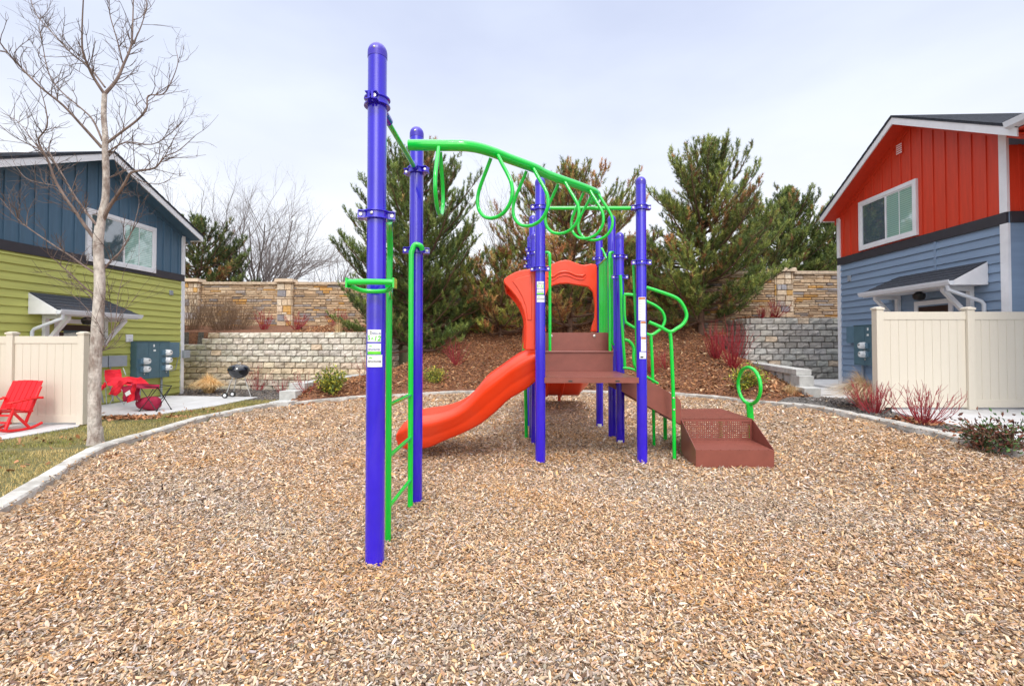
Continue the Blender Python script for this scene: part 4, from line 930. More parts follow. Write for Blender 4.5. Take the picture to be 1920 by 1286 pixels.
# rear slide
ys_ = np.linspace(8.6, 11.7, 44); u = (ys_ - 8.6) / 3.1
Bb2 = 1.52 - 1.26 * (u * 1.12 - .12 * np.sin(u * PI * 2)) ; Bb2 = np.clip(Bb2, .27, 9); Bb2 = sm(Bb2, 5)
Tt2 = Bb2 + .33 - .02 * u; 
sec2 = [(.34, 0, 0), (.28, .02, 0), (.24, .14, 0), (.10, .5, 0), (.02, .72, 0), (.0, .82, 0), (.02, .92, 0), (.12, 1, 0), (.16, .97, 0), (.22, .7, 0), (.30, .32, 0), (.40, .26, 0), (.7, .26, 0), (.8, .30, 0), (1, .30, 0)]
sl2 = slide('slide', [(float(y), float(t), float(b_)) for y, t, b_ in zip(ys_, Tt2, Bb2)], sec2, 'Y', .98, .78)
b = MB()
for x in (.80, 1.13):     # moulded ribs under the chute
    pts = [(x, float(y), float(z) - .012) for y, z in zip(ys_[14:36], Bb2[14:36])]; b.tube(pts, .028, 8)
b.tube([(1.15, 11.62, .28), (1.16, 11.62, -.1)], .035, 10); b.build('slide_foot', M['orange'], sl2)
# ---- side hood of the near slide
def prismy(b, pts, y0, y1): b.prism([(x, y0, z) for x, z in pts], [(x, y1, z) for x, z in pts])
def pxz(L_, Z): return [(W(a, c, Z).x, W(a, c, Z).z) for a, c in L_]
hp = [(1004, 503), (991, 505.5), (977, 507.5), (965, 511.5), (953, 518), (946, 523.5), (944, 528), (947, 534), (956, 543), (967, 556), (976, 570), (982, 585), (985, 600), (986, 622), (984, 656), (1004, 656)]
b = MB(); pts = pxz(hp, 6.04); prismy(b, pts, 6.00, 6.06); hd = b.build('slide_hood', M['orange'], PS, smooth=30, bevel=.012)
b = MB(); prismy(b, pxz([(997, 516), (984, 518), (970, 522), (960, 527), (970, 540), (979, 556), (986, 575), (989, 600), (997, 600)], 6.0), 5.985, 5.999); b.build('hood_panel', M['orange'], hd, smooth=30, bevel=.006)
b = MB(); prismy(b, pts, 7.0, 7.06); b.build('hood_side', M['orange'], hd, smooth=30, bevel=.012)
b = MB(); tp = pts[1:8]; inn = [(x + .012, z - .05) for x, z in tp]
b.prism([(x, 6.062, z) for x, z in tp + inn[::-1]], [(x, 6.998, z) for x, z in tp + inn[::-1]]); b.build('hood_top', M['orange'], hd, smooth=30)
# ---- arched hood over the rear slide
ar_top = [(1012, 500), (1022, 500), (1031, 497), (1049, 490), (1058, 488), (1066, 488.5), (1079, 493.5), (1090, 497), (1096, 497.5), (1108, 495), (1117, 496.5), (1119, 500)]
ar_in = [(1119.5, 622), (1107, 622), (1110, 609), (1114, 597), (1115, 574), (1111, 548), (1102, 538), (1085, 535.5), (1066, 532), (1049, 532.5), (1037, 535.5), (1028, 542), (1022, 556), (1020, 590), (1024, 622), (1009, 622)]
b = MB(); pts = pxz(ar_top + ar_in, 8.5); prismy(b, pts, 8.46, 8.54)
ah = b.build('slide_arch', M['orange'], PS, smooth=30, bevel=.015)
b = MB(); wv = [(1026, 520.5), (1038, 518), (1047, 512), (1058, 509.5), (1068, 511), (1080, 516), (1092, 517), (1097, 513)]
b.tube(smooth_path([W(a, c, 8.455) for a, c in wv], 5), .022, 10)
b.tube(smooth_path([W(a, c + 7, 8.455) for a, c in wv], 5), .012, 10); b.build('arch_ridge', M['orange'], ah)
# ---- green slatted barrier on the far right side and hand rails beside the step
def barrier(x, ya, yb_, z0, z1, n, name='slat_barrier', zdip=0):
    root = MB(); root.tube([(x, ya, z1), (x, yb_, z1)], .017, 10); o = root.build(name, M['green'], PS); root = MB(); root.tube([(x, ya, z0 + zdip), (x, yb_, z0)], .017, 10); root.build('barrier_rail', M['green'], o)
    for i in range(n):
        y = ya + (yb_ - ya) * (i + .5) / n; b = MB(); b.tube([(x, y, z0 + zdip * (1 - (i + .5) / n)), (x, y, z1)], .013, 8); b.build('slat', M['green'], o)
barrier(1.56, 7.30, 8.50, 1.60, 2.90, 9, zdip=-.12)
barrier(.40, 7.62, 8.50, 1.72, 2.90, 7)
for sx, x in ((-1, .58), (1, 1.50)):
    xo = x
    gtube('hand_rail', [(xo, 7.26, 1.08), (xo, 7.26, 1.6), (xo, 7.26, 2.4), (xo, 7.26, 2.80), (xo + sx * .01, 7.28, 2.88), (xo + sx * .05, 7.33, 2.90)], .024)
    b = MB(); b.hexa([(x - .03, 7.225, 1.077), (x + .03, 7.225, 1.077), (x + .03, 7.30, 1.077), (x - .03, 7.30, 1.077), (x - .026, 7.235, 1.17), (x + .026, 7.235, 1.17), (x + .026, 7.29, 1.17), (x - .026, 7.29, 1.17)]); b.build('rail_foot', M['green'], PS, bevel=.006)
gtube('grab_handle', [W(1128, 466, 7.5), W(1131, 470, 7.45), W(1137, 485, 7.38)], .016, n=3)
# uprights at the sides of the stair opening
gtube('hand_rail', [W(1172, 690, 6.98), W(1166, 600, 6.98), W(1164.5, 540, 6.98), W(1163, 516, 6.98)], .022, n=3)
gtube('hand_rail', [W(1195, 698, 6.05), W(1192, 600, 6.05), W(1189, 540, 6.05), W(1187.5, 497, 6.05)], .017, n=3)
# ---- stair loops (near and far)
def Wn(L_, Z): return [W(a, c, Z) for a, c in L_]
NZ, FZ = 6.10, 6.92
gtube('stair_rail', Wn([(1217, 604), (1238, 613), (1256, 622), (1269, 616), (1281, 607), (1287.5, 592), (1281, 573), (1268, 559), (1240, 548), (1212, 539)], NZ), .023)
gtube('stair_rail_post', [W(1264.5, 872, NZ), W(1263, 760, NZ), W(1260, 680, NZ), W(1258, 640, NZ), W(1256.5, 624, NZ)], .024, n=2)
gtube('stair_rail', Wn([(1172, 604), (1190, 615), (1205, 622), (1220, 628), (1232, 622), (1241, 614), (1246.5, 600), (1242, 585), (1230, 574), (1212, 565), (1196, 556), (1182, 552.5), (1170, 552)], FZ), .022)
gtube('stair_rail_post', [W(1226.5, 842, FZ), W(1225, 760, FZ), W(1223, 680, FZ), W(1220.5, 629, FZ)], .023, n=2)
gtube('hand_rail', Wn([(1170.5, 553), (1171, 575), (1171.5, 592), (1174, 604), (1181, 609)], FZ), .019)
gtube('hand_rail', Wn([(1171, 637), (1178, 639), (1185, 645.5), (1188.5, 655), (1188, 670), (1190, 684), (1197, 698)], 6.6), .022)
gtube('stair_edge_rail', Wn([(1168, 690), (1182, 691), (1197, 697), (1214, 707), (1234, 719)], FZ - .02), .018)
gtube('stair_edge_rail', Wn([(1205, 750), (1216, 757), (1228, 763), (1240, 770)], FZ + .05), .016)
b = MB(); b.cur = 0
for (px, py) in ((1263, 746), (1264, 768)): p = W(px, py, NZ - .024); b.lathe(p, [(.004, -.008), (.012, -.004), (.012, .004)], 8, 'Y')
b.build('bolt', M['bolt'], PS)
# ---- stair side panels + treads
SP = [(1.45, 1.06), (1.66, 1.06), (1.80, 1.01), (2.16, .80), (2.22, .75), (2.235, .70), (2.235, .42), (1.80, .66), (1.45, .86)]
for yy in (6.29, 7.16): b = MB(); prismy(b, SP, yy, yy + .012); b.build('stair_panel', M['brown'], PS, smooth=0, bevel=.003)
for (xa, z) in ((1.62, .92), (1.92, .74)):
    b = MB(); plate(b, (xa, 6.305, z), (.28 / 9, 0, 0), (0, .85 / 28, 0), 9, 28, (0, 0, 1), .008, .26); b.hexa([(xa + .278, 6.305, z - .17), (xa + .284, 6.305, z - .17), (xa + .284, 7.155, z - .17), (xa + .278, 7.155, z - .17), (xa + .278, 6.305, z - .001), (xa + .284, 6.305, z - .001), (xa + .284, 7.155, z - .001), (xa + .278, 7.155, z - .001)]); b.build('stair_tread', M['brown'], PS, smooth=0)
# ---- transfer platform at the right
px0, px1, py0, py1, pz = 2.24, 3.175, 6.30, 7.24, .50
b = MB(); plate(b, (px0, py0, pz), ((px1 - px0) / 34, 0, 0), (0, (py1 - py0) / 34, 0), 34, 34, (0, 0, 1), .01, .19)
b.hexa([(px0, py0 + .01, pz - .025), (px1, py0 + .01, pz - .025), (px1, py1, pz - .025), (px0, py1, pz - .025), (px0, py0 + .01, pz - .012), (px1, py0 + .01, pz - .012), (px1, py1, pz - .012), (px0, py1, pz - .012)])
for x in (px0 - .006, px1 + .001): b.hexa([(x, py0, pz - .09), (x + .005, py0, pz - .09), (x + .005, py1, pz - .09), (x, py1, pz - .09), (x, py0, pz + .001), (x + .005, py0, pz + .001), (x + .005, py1, pz + .001), (x, py1, pz + .001)])
b.hexa([(px0, py1 + .001, pz - .09), (px1, py1 + .001, pz - .09), (px1, py1 + .007, pz - .09), (px0, py1 + .007, pz - .09), (px0, py1 + .001, pz + .001), (px1, py1 + .001, pz + .001), (px1, py1 + .007, pz + .001), (px0, py1 + .007, pz + .001)])
pf = b.build('platform', M['brown'], PS, smooth=0)
b = MB(); nu, nv = 34, 10; zlo, zhi = .215, .497
def hexmask(i, j):
    if j < 1 or j > nv - 2 or i < 1 or i > nu - 2: return False
    k = (i - 1) % 7; return not ((k == 6 and j in (1, 2, nv - 2, nv - 3)) )
plate(b, (px0, py0 - .003, zlo), ((px1 - px0) / nu, 0, 0), (0, 0, (zhi - zlo) / nv), nu, nv, (0, -1, 0), -.003, .27, hexmask)
b.build('perforated_riser', M['brown'], PS, smooth=0)
# lowest step: front panel with an arched bottom, tread, slanting sides
fx0, fx1, fy, fz = 2.203, 3.128, 5.70, .222
b = MB(); n = 16; arch = [(fx0 + (fx1 - fx0) * i / n, -.03 + .035 * math.sin(PI * i / n) ** .7) for i in range(n + 1)]
b.prism([(x, fy, z) for x, z in arch] + [(fx1, fy, fz), (fx0, fy, fz)], [(x, fy + .006, z) for x, z in arch] + [(fx1, fy + .006, fz), (fx0, fy + .006, fz)])
plate(b, (fx0 + .004, fy + .007, fz), ((fx1 - fx0 - .008) / 34, 0, 0), ((px0 - fx0) / 20, (py0 - fy - .02) / 20, 0), 34, 20, (0, 0, 1), .008, .19)
b.hexa([(fx0, fy + .01, fz - .02), (fx1, fy + .01, fz - .02), (px1, py0 - .01, fz - .02), (px0, py0 - .01, fz - .02), (fx0, fy + .01, fz - .01), (fx1, fy + .01, fz - .01), (px1, py0 - .01, fz - .01), (px0, py0 - .01, fz - .01)])
b.build('step', M['brown'], PS, smooth=0)
for x, xb_ in ((fx0 - .006, px0 - .006), (fx1 + .001, px1 + .001)):
    b = MB(); A = [(x, fy, -.03), (x, fy, fz + .003), (xb_, py0, pz), (xb_, py0 + .004, .08), (xb_, py0 - .2, -.02)]
    b.prism(A, [(p[0] + .005, p[1], p[2]) for p in A]); b.build('step_side', M['brown'], PS, smooth=0)
b = MB()
for i in range(8):
    x = fx0 + .06 + i * (fx1 - fx0 - .12) / 7; b.lathe((x, fy + .002, fz + .004), [(.006, -.004), (.006, .003)], 6)
    x = px0 + .06 + i * (px1 - px0 - .12) / 7; b.lathe((x, py0 + .002, pz + .004), [(.006, -.004), (.006, .003)], 6)
b.build('rivet_row', M['brown'], pf)
for (x, y) in ((2.33, 6.5), (2.36, 7.34), (3.1, 7.1)): b = MB(); b.tube([(x, y, -.1), (x, y, pz - .03)], .03, 10); b.build('platform_leg', M['green'], PS)
# ---- green ring handle
c = W(1404.3, 723, 6.42); b = MB(); rr = .245; ang = R(97)
b.tube([c + Vector((math.cos(t) * rr * math.cos(ang), math.cos(t) * rr * math.sin(ang), math.sin(t) * rr)) for t in np.linspace(0, 2 * PI, 40, endpoint=False)], .024, 12, closed=True)
ring = b.build('grab_ring', M['green'], PS)
b = MB(); b.tube([c - Vector((0, 0, rr - .005)), (3.22, 6.43, .5), (3.22, 6.43, -.1)], .044, 14); b.build('ring_post', M['green'], ring)
# ---- green support at the far side of the near slide
gtube('slide_support', [W(987, 828, 7.5), W(986, 760, 7.5), W(984, 700, 7.5), W(982.5, 660, 7.5), W(984, 643, 7.5), W(990, 634, 7.48), W(1000, 629, 7.45)], .028)
# ---- stickers wrapped round the posts
def curved(b, x, y, r, a0, a1, z0, z1, n=10):
    V = []
    for i in range(n + 1):
        a = a0 + (a1 - a0) * i / n
        for rr in (r, r + .0012):
            for z in (z0, z1): V.append((x + math.cos(a) * rr, y + math.sin(a) * rr, z))
    F = []
    for i in range(n):
        k = i * 4; l = k + 4; F += [(k + 2, l + 2, l + 3, k + 3), (k, k + 1, l + 1, l), (k + 1, k + 3, l + 3, l + 1), (k, l, l + 2, k + 2)]
    F += [(0, 2, 3, 1), (n * 4, n * 4 + 1, n * 4 + 3, n * 4 + 2)]
    b.add(V, F)
def text_on_post(txt, size, m, parent, x, y, r, ang, z, bold=0.0, shear=0, name='lettering'):
    cu = bpy.data.curves.new(name, 'FONT'); cu.body = txt; cu.size = size; cu.align_x = 'CENTER'; cu.resolution_u = 3; cu.offset = bold; cu.shear = shear; cu.extrude = .0004
    to = bpy.data.objects.new(name, cu); COL.objects.link(to); dg = bpy.context.evaluated_depsgraph_get(); dg.update()
    me = bpy.data.meshes.new_from_object(to.evaluated_get(dg)); bpy.data.objects.remove(to); bpy.data.curves.remove(cu)
    o_ = ORG[parent.name]
    for v in me.vertices:
        a = ang + v.co.x / r; rr = r + .0016 + v.co.z; v.co = Vector((x + math.cos(a) * rr - o_.x, y + math.sin(a) * rr - o_.y, z + v.co.y - o_.z))
    me.materials.clear(); me.materials.append(m)
    o = bpy.data.objects.new(name, me); COL.objects.link(o); o.parent = parent; ORG[o.name] = o_; return o
def stickers(P, x, y, ctr, zs, s=1.0):
    r = PRAD + .0015
    def lab(z0, z1, m='white_label', aw=.72, a_off=0, name='sticker'):
        b = MB(); curved(b, x, y, r, ctr - aw + a_off, ctr + aw + a_off, z0, z1); return b.build(name, M[m], P, smooth=0)
    z = zs
    lab(z[1], z[0]); lab(z[3] + .018, z[2]); lab(z[3], z[3] + .0175, 'lime'); lab(z[5], z[4], aw=.82, a_off=.06)
    r += .0013
    h = z[0] - z[1]
    text_on_post('5', h * .52, M['lime'], P, x, y, r, ctr - .50, z[1] + h * .17, .0008); text_on_post('A', h * .26, M['lime'], P, x, y, r, ctr - .14, z[1] + h * .2, .0006)
    text_on_post('12', h * .58, M['lime'], P, x, y, r, ctr + .32, z[1] + h * .09, .0008, .2)
    text_on_post('Niños de', h * .19, M['ink_blue'], P, x, y, r, ctr + .25, z[1] + h * .64, .0002)
    b = MB(); a = ctr - .28; c = Vector((x + math.cos(a) * (r + .003), y + math.sin(a) * (r + .003), z[1] + h * .70)); b.lathe(c + Vector((0, 0, h * .17)), [(.0, -.003), (.003, 0), (.0, .003)], 6); b.tube([c + Vector((0, 0, h * .13)), c], .0016, 5); b.tube([c + Vector((-.004, 0, h * .16)), c + Vector((0, 0, h * .1)), c + Vector((.005, 0, h * .14))], .001, 4); b.tube([c + Vector((-.003, 0, -h * .1)), c, c + Vector((.004, 0, -h * .12))], .0013, 4); b.build('figure_mark', M['ink'], P)
    text_on_post('structures', (z[2] - z[3]) * .27, M['ink_blue'], P, x, y, r, ctr, z[3] + (z[2] - z[3]) * .38, .0001)
    text_on_post('structures', (z[4] - z[5]) * .27, M['ink'], P, x, y, r, ctr + .06, z[5] + (z[4] - z[5]) * .40, .0001)
    text_on_post('play', (z[4] - z[5]) * .2, M['lime'], P, x, y, r, ctr - .3, z[5] + (z[4] - z[5]) * .72, .0001); text_on_post('play', (z[2] - z[3]) * .17, M['lime'], P, x, y, r, ctr - .3, z[3] + (z[2] - z[3]) * .72, .0001)
fz = lambda py, Z: CAMH + (643 - py) * Z / 890
Z1 = 3.14; a1 = math.atan2(-3.20, .917)
stickers(P1, -.917, 3.20, a1 - .22, [fz(618, Z1), fz(641, Z1), fz(644, Z1), fz(664, Z1), fz(665.5, Z1), fz(688, Z1)])
Z3 = 5.85; a3 = math.atan2(-5.91, -.352)
stickers(P3, .352, 5.91, a3 + .05, [fz(527.5, Z3), fz(540.5, Z3), fz(541.5, Z3), fz(552, Z3), fz(553.5, Z3), fz(566.5, Z3)])
a4 = math.atan2(-5.91, -1.613); r = PRAD + .0015
for (ya, yb_, da, aw) in ((557, 600.5, .12, .72), (602, 630.5, .38, .55), (631.5, 658.5, .42, .52), (660, 672.5, .26, .66)):
    b = MB(); curved(b, 1.613, 5.91, r, a4 + da - aw, a4 + da + aw, fz(yb_, Z3), fz(ya, Z3)); b.build('warning_sticker', M['white_label'], P4, smooth=0)
    if ya < 650:
        b = MB(); curved(b, 1.613, 5.91, r + .0013, a4 + da - aw * .85, a4 + da + aw * .85, fz(ya + 4.2, Z3), fz(ya + .8, Z3)); b.build('warning_band', M['warn'], P4, smooth=0)
        text_on_post('WARNING', .016, M['ink'], P4, 1.613, 5.91, r + .0026, a4 + da, fz(ya + 3.6, Z3), .0002)
        b = MB(); nl = int((yb_ - ya) / 3)
        for k in range(2, nl): 
            zt = fz(ya + k * 3 + .6, Z3); curved(b, 1.613, 5.91, r + .0013, a4 + da - aw * .8, a4 + da + aw * random.uniform(.4, .8), zt - .0035, zt, 6)
        M.setdefault('faint', mat('faint_print', (.45, .45, .47), .5, .05)); b.build('small_print', M['faint'], P4, smooth=0)
    else:
        b = MB(); curved(b, 1.613, 5.91, r + .0013, a4 + da - aw * .7, a4 + da + aw * .1, fz(671, Z3), fz(668, Z3)); b.build('small_print', M['ink'], P4, smooth=0)
for (po, x, y, py) in ((P7, 1.575, 8.55, 798), (P5, 1.625, 7.14, 828)):
    b = MB(); a = math.atan2(-y, -x); curved(b, x, y, PRAD + .0015, a - .6, a + .5, fz(py, y), fz(py - 5, y)); b.build('sticker', M['white_label'], po, smooth=0)
def inpoly(P, x, y):
    c = np.zeros(x.shape, bool); nn = len(P)
    for i in range(nn):
        x1, y1 = P[i]; x2, y2 = P[(i + 1) % nn]; c ^= ((y1 > y) != (y2 > y)) & (x < (x2 - x1) * (y - y1) / (y2 - y1 + 1e-12) + x1)
    return c
# ================================================================== LOOSE GROUND COVER
def shards(name, X, Y, L_, Wd, T_, cols, m, label, cat, tilt=.28, lift=.006, jit=.35, group=None):
    """flat splinters lying on the ground: six-sided tapered slivers with thickness"""
    n = len(X); Z = H(X, Y) + rng.uniform(0, 1, n) * lift
    yaw = rng.uniform(0, 2 * PI, n); t1 = rng.normal(0, tilt, n); t2 = rng.normal(0, tilt * 1.3, n)
    cy_, sy_ = np.cos(yaw), np.sin(yaw)
    ux = np.stack([cy_ * np.cos(t1), sy_ * np.cos(t1), np.sin(t1)], -1)
    vx = np.stack([-sy_ * np.cos(t2), cy_ * np.cos(t2), np.sin(t2)], -1); wx = np.cross(ux, vx)
    sh = np.array([(-.5, -.12), (-.18, -.5), (.30, -.42), (.5, .06), (.22, .5), (-.34, .38)])
    k = len(sh); P = np.zeros((n, 2 * k, 3), np.float32)
    for i, (a, b_) in enumerate(sh):
        a_ = (a + rng.normal(0, .06, n)) * L_; c_ = (b_ + rng.normal(0, .10, n)) * Wd
        p = ux * a_[:, None] + vx * c_[:, None]
        P[:, i] = p + wx * (T_ / 2)[:, None]; P[:, k + i] = p * 1.02 - wx * (T_ / 2)[:, None]
    P += np.stack([X, Y, Z + T_ / 2 + np.abs(np.sin(t1)) * L_ * .35], -1)[:, None]
    V = P.reshape(-1, 3); b0 = (np.arange(n) * 2 * k)[:, None]
    quads = [(0, 1, 2, 3), (3, 4, 5, 0)] + [(i, k + i, k + (i + 1) % k, (i + 1) % k) for i in range(k)]
    F = np.concatenate([b0 + np.array(q)[None] for q in quads], 0)
    C = np.repeat(cols, 2 * k, 0)
    o = npmesh(name, V, F, m, C); tag(o, label, None, None, 'stuff'); return o
def sector(n, r0, r1, half=R(62)):
    r = np.sqrt(rng.uniform(r0 ** 2, r1 ** 2, n)); a = rng.uniform(-half, half, n)
    return r * np.sin(a), r * np.cos(a)
chipcol = np.array([(.62, .44, .30), (.70, .56, .44), (.50, .33, .205), (.72, .63, .55), (.55, .50, .47), (.60, .36, .18), (.34, .215, .145), (.20, .125, .09), (.66, .48, .31), (.47, .38, .32)])
Xs, Ys, Ls, Ws, Ts, Cs = [], [], [], [], [], []
for n, r0, r1, ls, half in ((90000, 1.2, 3.2, .66, 68), (145000, 3.0, 5.4, .72, 60), (125000, 5.2, 8.8, .98, 56), (85000, 8.6, 14.6, 1.4, 50)):
    x, y = sector(n, r0, r1, R(half)); D, _ = kdist(x, y); k = in_pit(x, y) | (D < .03); x, y = x[k], y[k]; m = len(x)
    L_ = np.clip(rng.lognormal(math.log(.030), .42, m), .012, .085) * ls; W_ = L_ * rng.uniform(.16, .48, m); W_ = np.clip(W_, .005, .02 * ls); T_ = rng.uniform(.002, .006, m)
    n1 = wob(x * 2.2, y * 2.2, 1.0); n2 = wob(x * .9 + 3, y * 1.1 + 5, 1.0)
    idx = rng.choice(len(chipcol), m, p=[.18, .15, .13, .10, .12, .08, .08, .05, .07, .04]); c = chipcol[idx].copy()
    og = (n1 + rng.normal(0, .4, m)) > .75; c[og] = c[og] * .45 + np.array((.60, .34, .14)) * .55          # fresher orange patches
    gr = (n2 + rng.normal(0, .35, m)) > .55; gm = c.mean(1, keepdims=True); c[gr] = c[gr] * .55 + gm[gr] * .44   # greyer, weathered patches
    c *= (rng.uniform(.55, 1.26, m) * np.where(rng.random(m) < .10, .5, 1))[:, None]; c *= np.array((1.0, .93, .85)); c[:, 2] *= rng.uniform(.85, 1.1, m)
    Xs.append(x); Ys.append(y); Ls.append(L_); Ws.append(W_); Ts.append(T_); Cs.append(c)
cc = lambda q: np.concatenate(q)
shards('wood_chips', cc(Xs), cc(Ys), cc(Ls), cc(Ws), cc(Ts), cc(Cs), M['chips'], 'loose tan and grey wood chips filling the play area', None, tilt=.38, lift=.018)
# bark flakes on the bank
mc = np.array([(.38, .155, .07), (.26, .10, .045), (.50, .25, .125), (.17, .07, .038), (.58, .36, .21), (.44, .19, .085), (.10, .045, .028)])
n = 95000; x = rng.uniform(-8, 9, n); y = rng.uniform(8, 20.2, n); z = zone(x, y); k = (z == 1) | (((z == 4) | (z == 5)) & (rng.random(n) < .6)); D, _ = kdist(x, y); k &= D > .16; x, y = x[k], y[k]; m = len(x)
L_ = np.clip(rng.lognormal(math.log(.055), .45, m), .02, .16); c = mc[rng.choice(len(mc), m, p=[.24, .2, .16, .14, .06, .14, .06])] * rng.uniform(.8, 1.2, m)[:, None] * np.array((.95, 1.06, 1.08))
shards('bark_mulch', x, y, L_, L_ * rng.uniform(.25, .6, m), rng.uniform(.004, .012, m), c, M['mulch'], 'red brown bark mulch over the planted bank', None, tilt=.35, lift=.02)
# gravel in the side beds
n = 60000; x = np.concatenate([rng.uniform(5, 9.5, n // 2), rng.uniform(-13, -4.5, n // 2)]); y = rng.uniform(3, 17, n); z = zone(x, y); D, _ = kdist(x, y)
slR = np.array([Gp(1672, 771, RZ), Gp(1815, 802, RZ), Gp(1990, 846, RZ), (13, 4), (13, 10), Gp(1672, 765, RZ)]); slR2 = np.array([Gp(1530, 744, .29), Gp(1600, 747, .29), (11, 11.4), (13, 15.0), (8.3, 15.0)]); slabL = np.array([Gp(-420, 905, LZ), Gp(0, 824, LZ), Gp(146, 799, LZ), Gp(174, 779, LZ), Gp(292, 777, LZ), Gp(408, 760, LZ), Gp(484, 744, LZ), Gp(340, 742, LZ), (-15.5, 14.4), (-15.5, 6)])
k = (((z == 6) & (D > .17) & (D < 3.5)) | (z == 3)) & ~inpoly(slR, x, y) & ~inpoly(slR2, x, y) & ~inpoly(slabL, x, y); x, y = x[k], y[k]; m = len(x); L_ = rng.uniform(.02, .045, m); c = np.array([(.15, .13, .12)]) * rng.uniform(.3, 1.7, m)[:, None]; c[rng.random(m) < .05] = (.4, .3, .2)
shards('gravel', x, y, L_, L_ * rng.uniform(.5, .9, m), rng.uniform(.006, .015, m), c, M['mulch'], 'dark crushed gravel in the beds beside the pavement', None, tilt=.3, lift=.01)
# fallen leaves
def leaves(px, py, sx, sy, n, zmin=None, label='', col=(.32, .14, .06)):
    x0, y0, _ = surf(px, py); x = x0 + rng.normal(0, sx, n); y = y0 + rng.normal(0, sy, n); L_ = rng.uniform(.04, .09, n)
    c = np.array(col)[None] * rng.uniform(.5, 1.6, n)[:, None]
    return x, y, L_, c
lx = [leaves(*a) for a in ((232, 785, .28, .12, 230), (280, 783, .45, .1, 160), (210, 858, .05, .08, 14), (1708, 790, .13, .15, 130), (1745, 796, .15, .1, 60), (90, 830, .5, .3, 26), (560, 760, .2, .1, 14), (430, 770, 1.2, .3, 40), (20, 880, .3, .3, 16))]
lx.append((rng.uniform(-13, 6, 90), rng.uniform(4, 14, 90), rng.uniform(.03, .07, 90), np.array([(.35, .17, .08)]) * rng.uniform(.5, 1.5, 90)[:, None]))
x, y, L_, c = [np.concatenate([q[i] for q in lx]) for i in range(4)]
shards('fallen_leaves', x, y, L_, L_ * .7, np.full(len(x), .002), c, M['leaf'], 'dry brown leaves scattered on the lawn and beds', None, tilt=.45, lift=.03)
# lawn blades
n = 120000; x = rng.uniform(-13.5, -3.4, n); y = rng.uniform(2.5, 13.4, n); D, _ = kdist(x, y)
slabL = np.array([Gp(-420, 905, LZ), Gp(0, 824, LZ), Gp(146, 799, LZ), Gp(174, 779, LZ), Gp(292, 777, LZ), Gp(408, 760, LZ), Gp(484, 744, LZ), Gp(340, 742, LZ), (-15.5, 14.4), (-15.5, 6)])
tx, ty = Gp(178, 829, -.02)
k = (zone(x, y) == 2) & (D > .15) & ~inpoly(slabL, x, y) & (np.hypot(x - tx, (y - ty) * 1.0) > .28) & (np.hypot((x - tx) / 2.4, (y - ty + .25) / .13) > 1) & (np.hypot((x - Gp(240, 785, -.08)[0]) / .7, (y - Gp(240, 785, -.08)[1]) / .35) > 1)
x, y, D = x[k], y[k], D[k]; m = len(x); z = H(x, y); hh = rng.uniform(.02, .06, m); yaw = rng.uniform(0, 2 * PI, m); lean = rng.uniform(0, .035, m); wd = .0045
dx = np.cos(yaw); dy = np.sin(yaw); l2 = rng.uniform(0, 2 * PI, m)
V = np.stack([np.stack([x - dx * wd, y - dy * wd, z - .004], -1), np.stack([x + dx * wd, y + dy * wd, z - .004], -1), np.stack([x + np.cos(l2) * lean, y + np.sin(l2) * lean, z + hh], -1)], 1).reshape(-1, 3)
pt = wob(x * 2.3, y * 2.9) + rng.normal(0, .35, m) + .9 * np.exp(-((D - .5) / .5) ** 2) - .3
gcol = np.array((.17, .19, .035)); ycol = np.array((.52, .39, .16)); t = np.clip(pt * .5 + .64, 0, 1)[:, None]; c = (gcol * (1 - t) + ycol * t) * rng.uniform(.75, 1.35, m)[:, None]
o = npmesh('grass', V, np.arange(m * 3).reshape(m, 3), M['blade'], np.repeat(c, 3, 0)); tag(o, 'patchy green and straw winter grass between kerb and pavement', None, None, 'stuff')
# ================================================================== PLANTS
def rv(s=1.0): v = rng.normal(0, s, 3); return Vector(v)
def dogwood(px, py, h, spread, n, label, group, m='redtwig', r=.006, at=None, branch=2, name='dogwood_shrub', cat='shrub', bf=.12):
    x, y, z = at if at else surf(px, py); b = MB()
    for i in range(n):
        a = rng.uniform(0, 2 * PI); q = rng.uniform(0, 1) ** .7; top = Vector((x + math.cos(a) * spread * q, y + math.sin(a) * spread * q, z + h * rng.uniform(.65, 1.05) * (1 - .25 * q)))
        s = Vector((x + math.cos(a) * bf * q * rng.uniform(.2, 1), y + math.sin(a) * bf * q, z - .03)); mid = s.lerp(top, .5) + Vector((math.cos(a) * spread * .10 * rng.uniform(-.5, 1.4), math.sin(a) * spread * .08, h * .05 * rng.uniform(-1, 1)))
        P = smooth_path([s, mid, top], 3); k = len(P); b.tube(P, [r * (1 - .65 * j / (k - 1)) for j in range(k)], 5)
        for _ in range(branch):
            j = int(rng.integers(1, k - 1)); d = (P[j + 1] - P[j]).normalized(); e_ = P[j] + (d + rv(.35)).normalized() * h * rng.uniform(.15, .38); e_.z = max(e_.z, P[j].z + .03)
            b.tube([P[j], P[j].lerp(e_, .5) + rv(.01), e_], [r * .55, r * .42, r * .25], 4)
    o = b.build(name, M[m], None, base=(x, y, z)); tag(o, label, cat, group); return o
G1 = 'red stemmed shrubs on the mulched bank and in the beds'
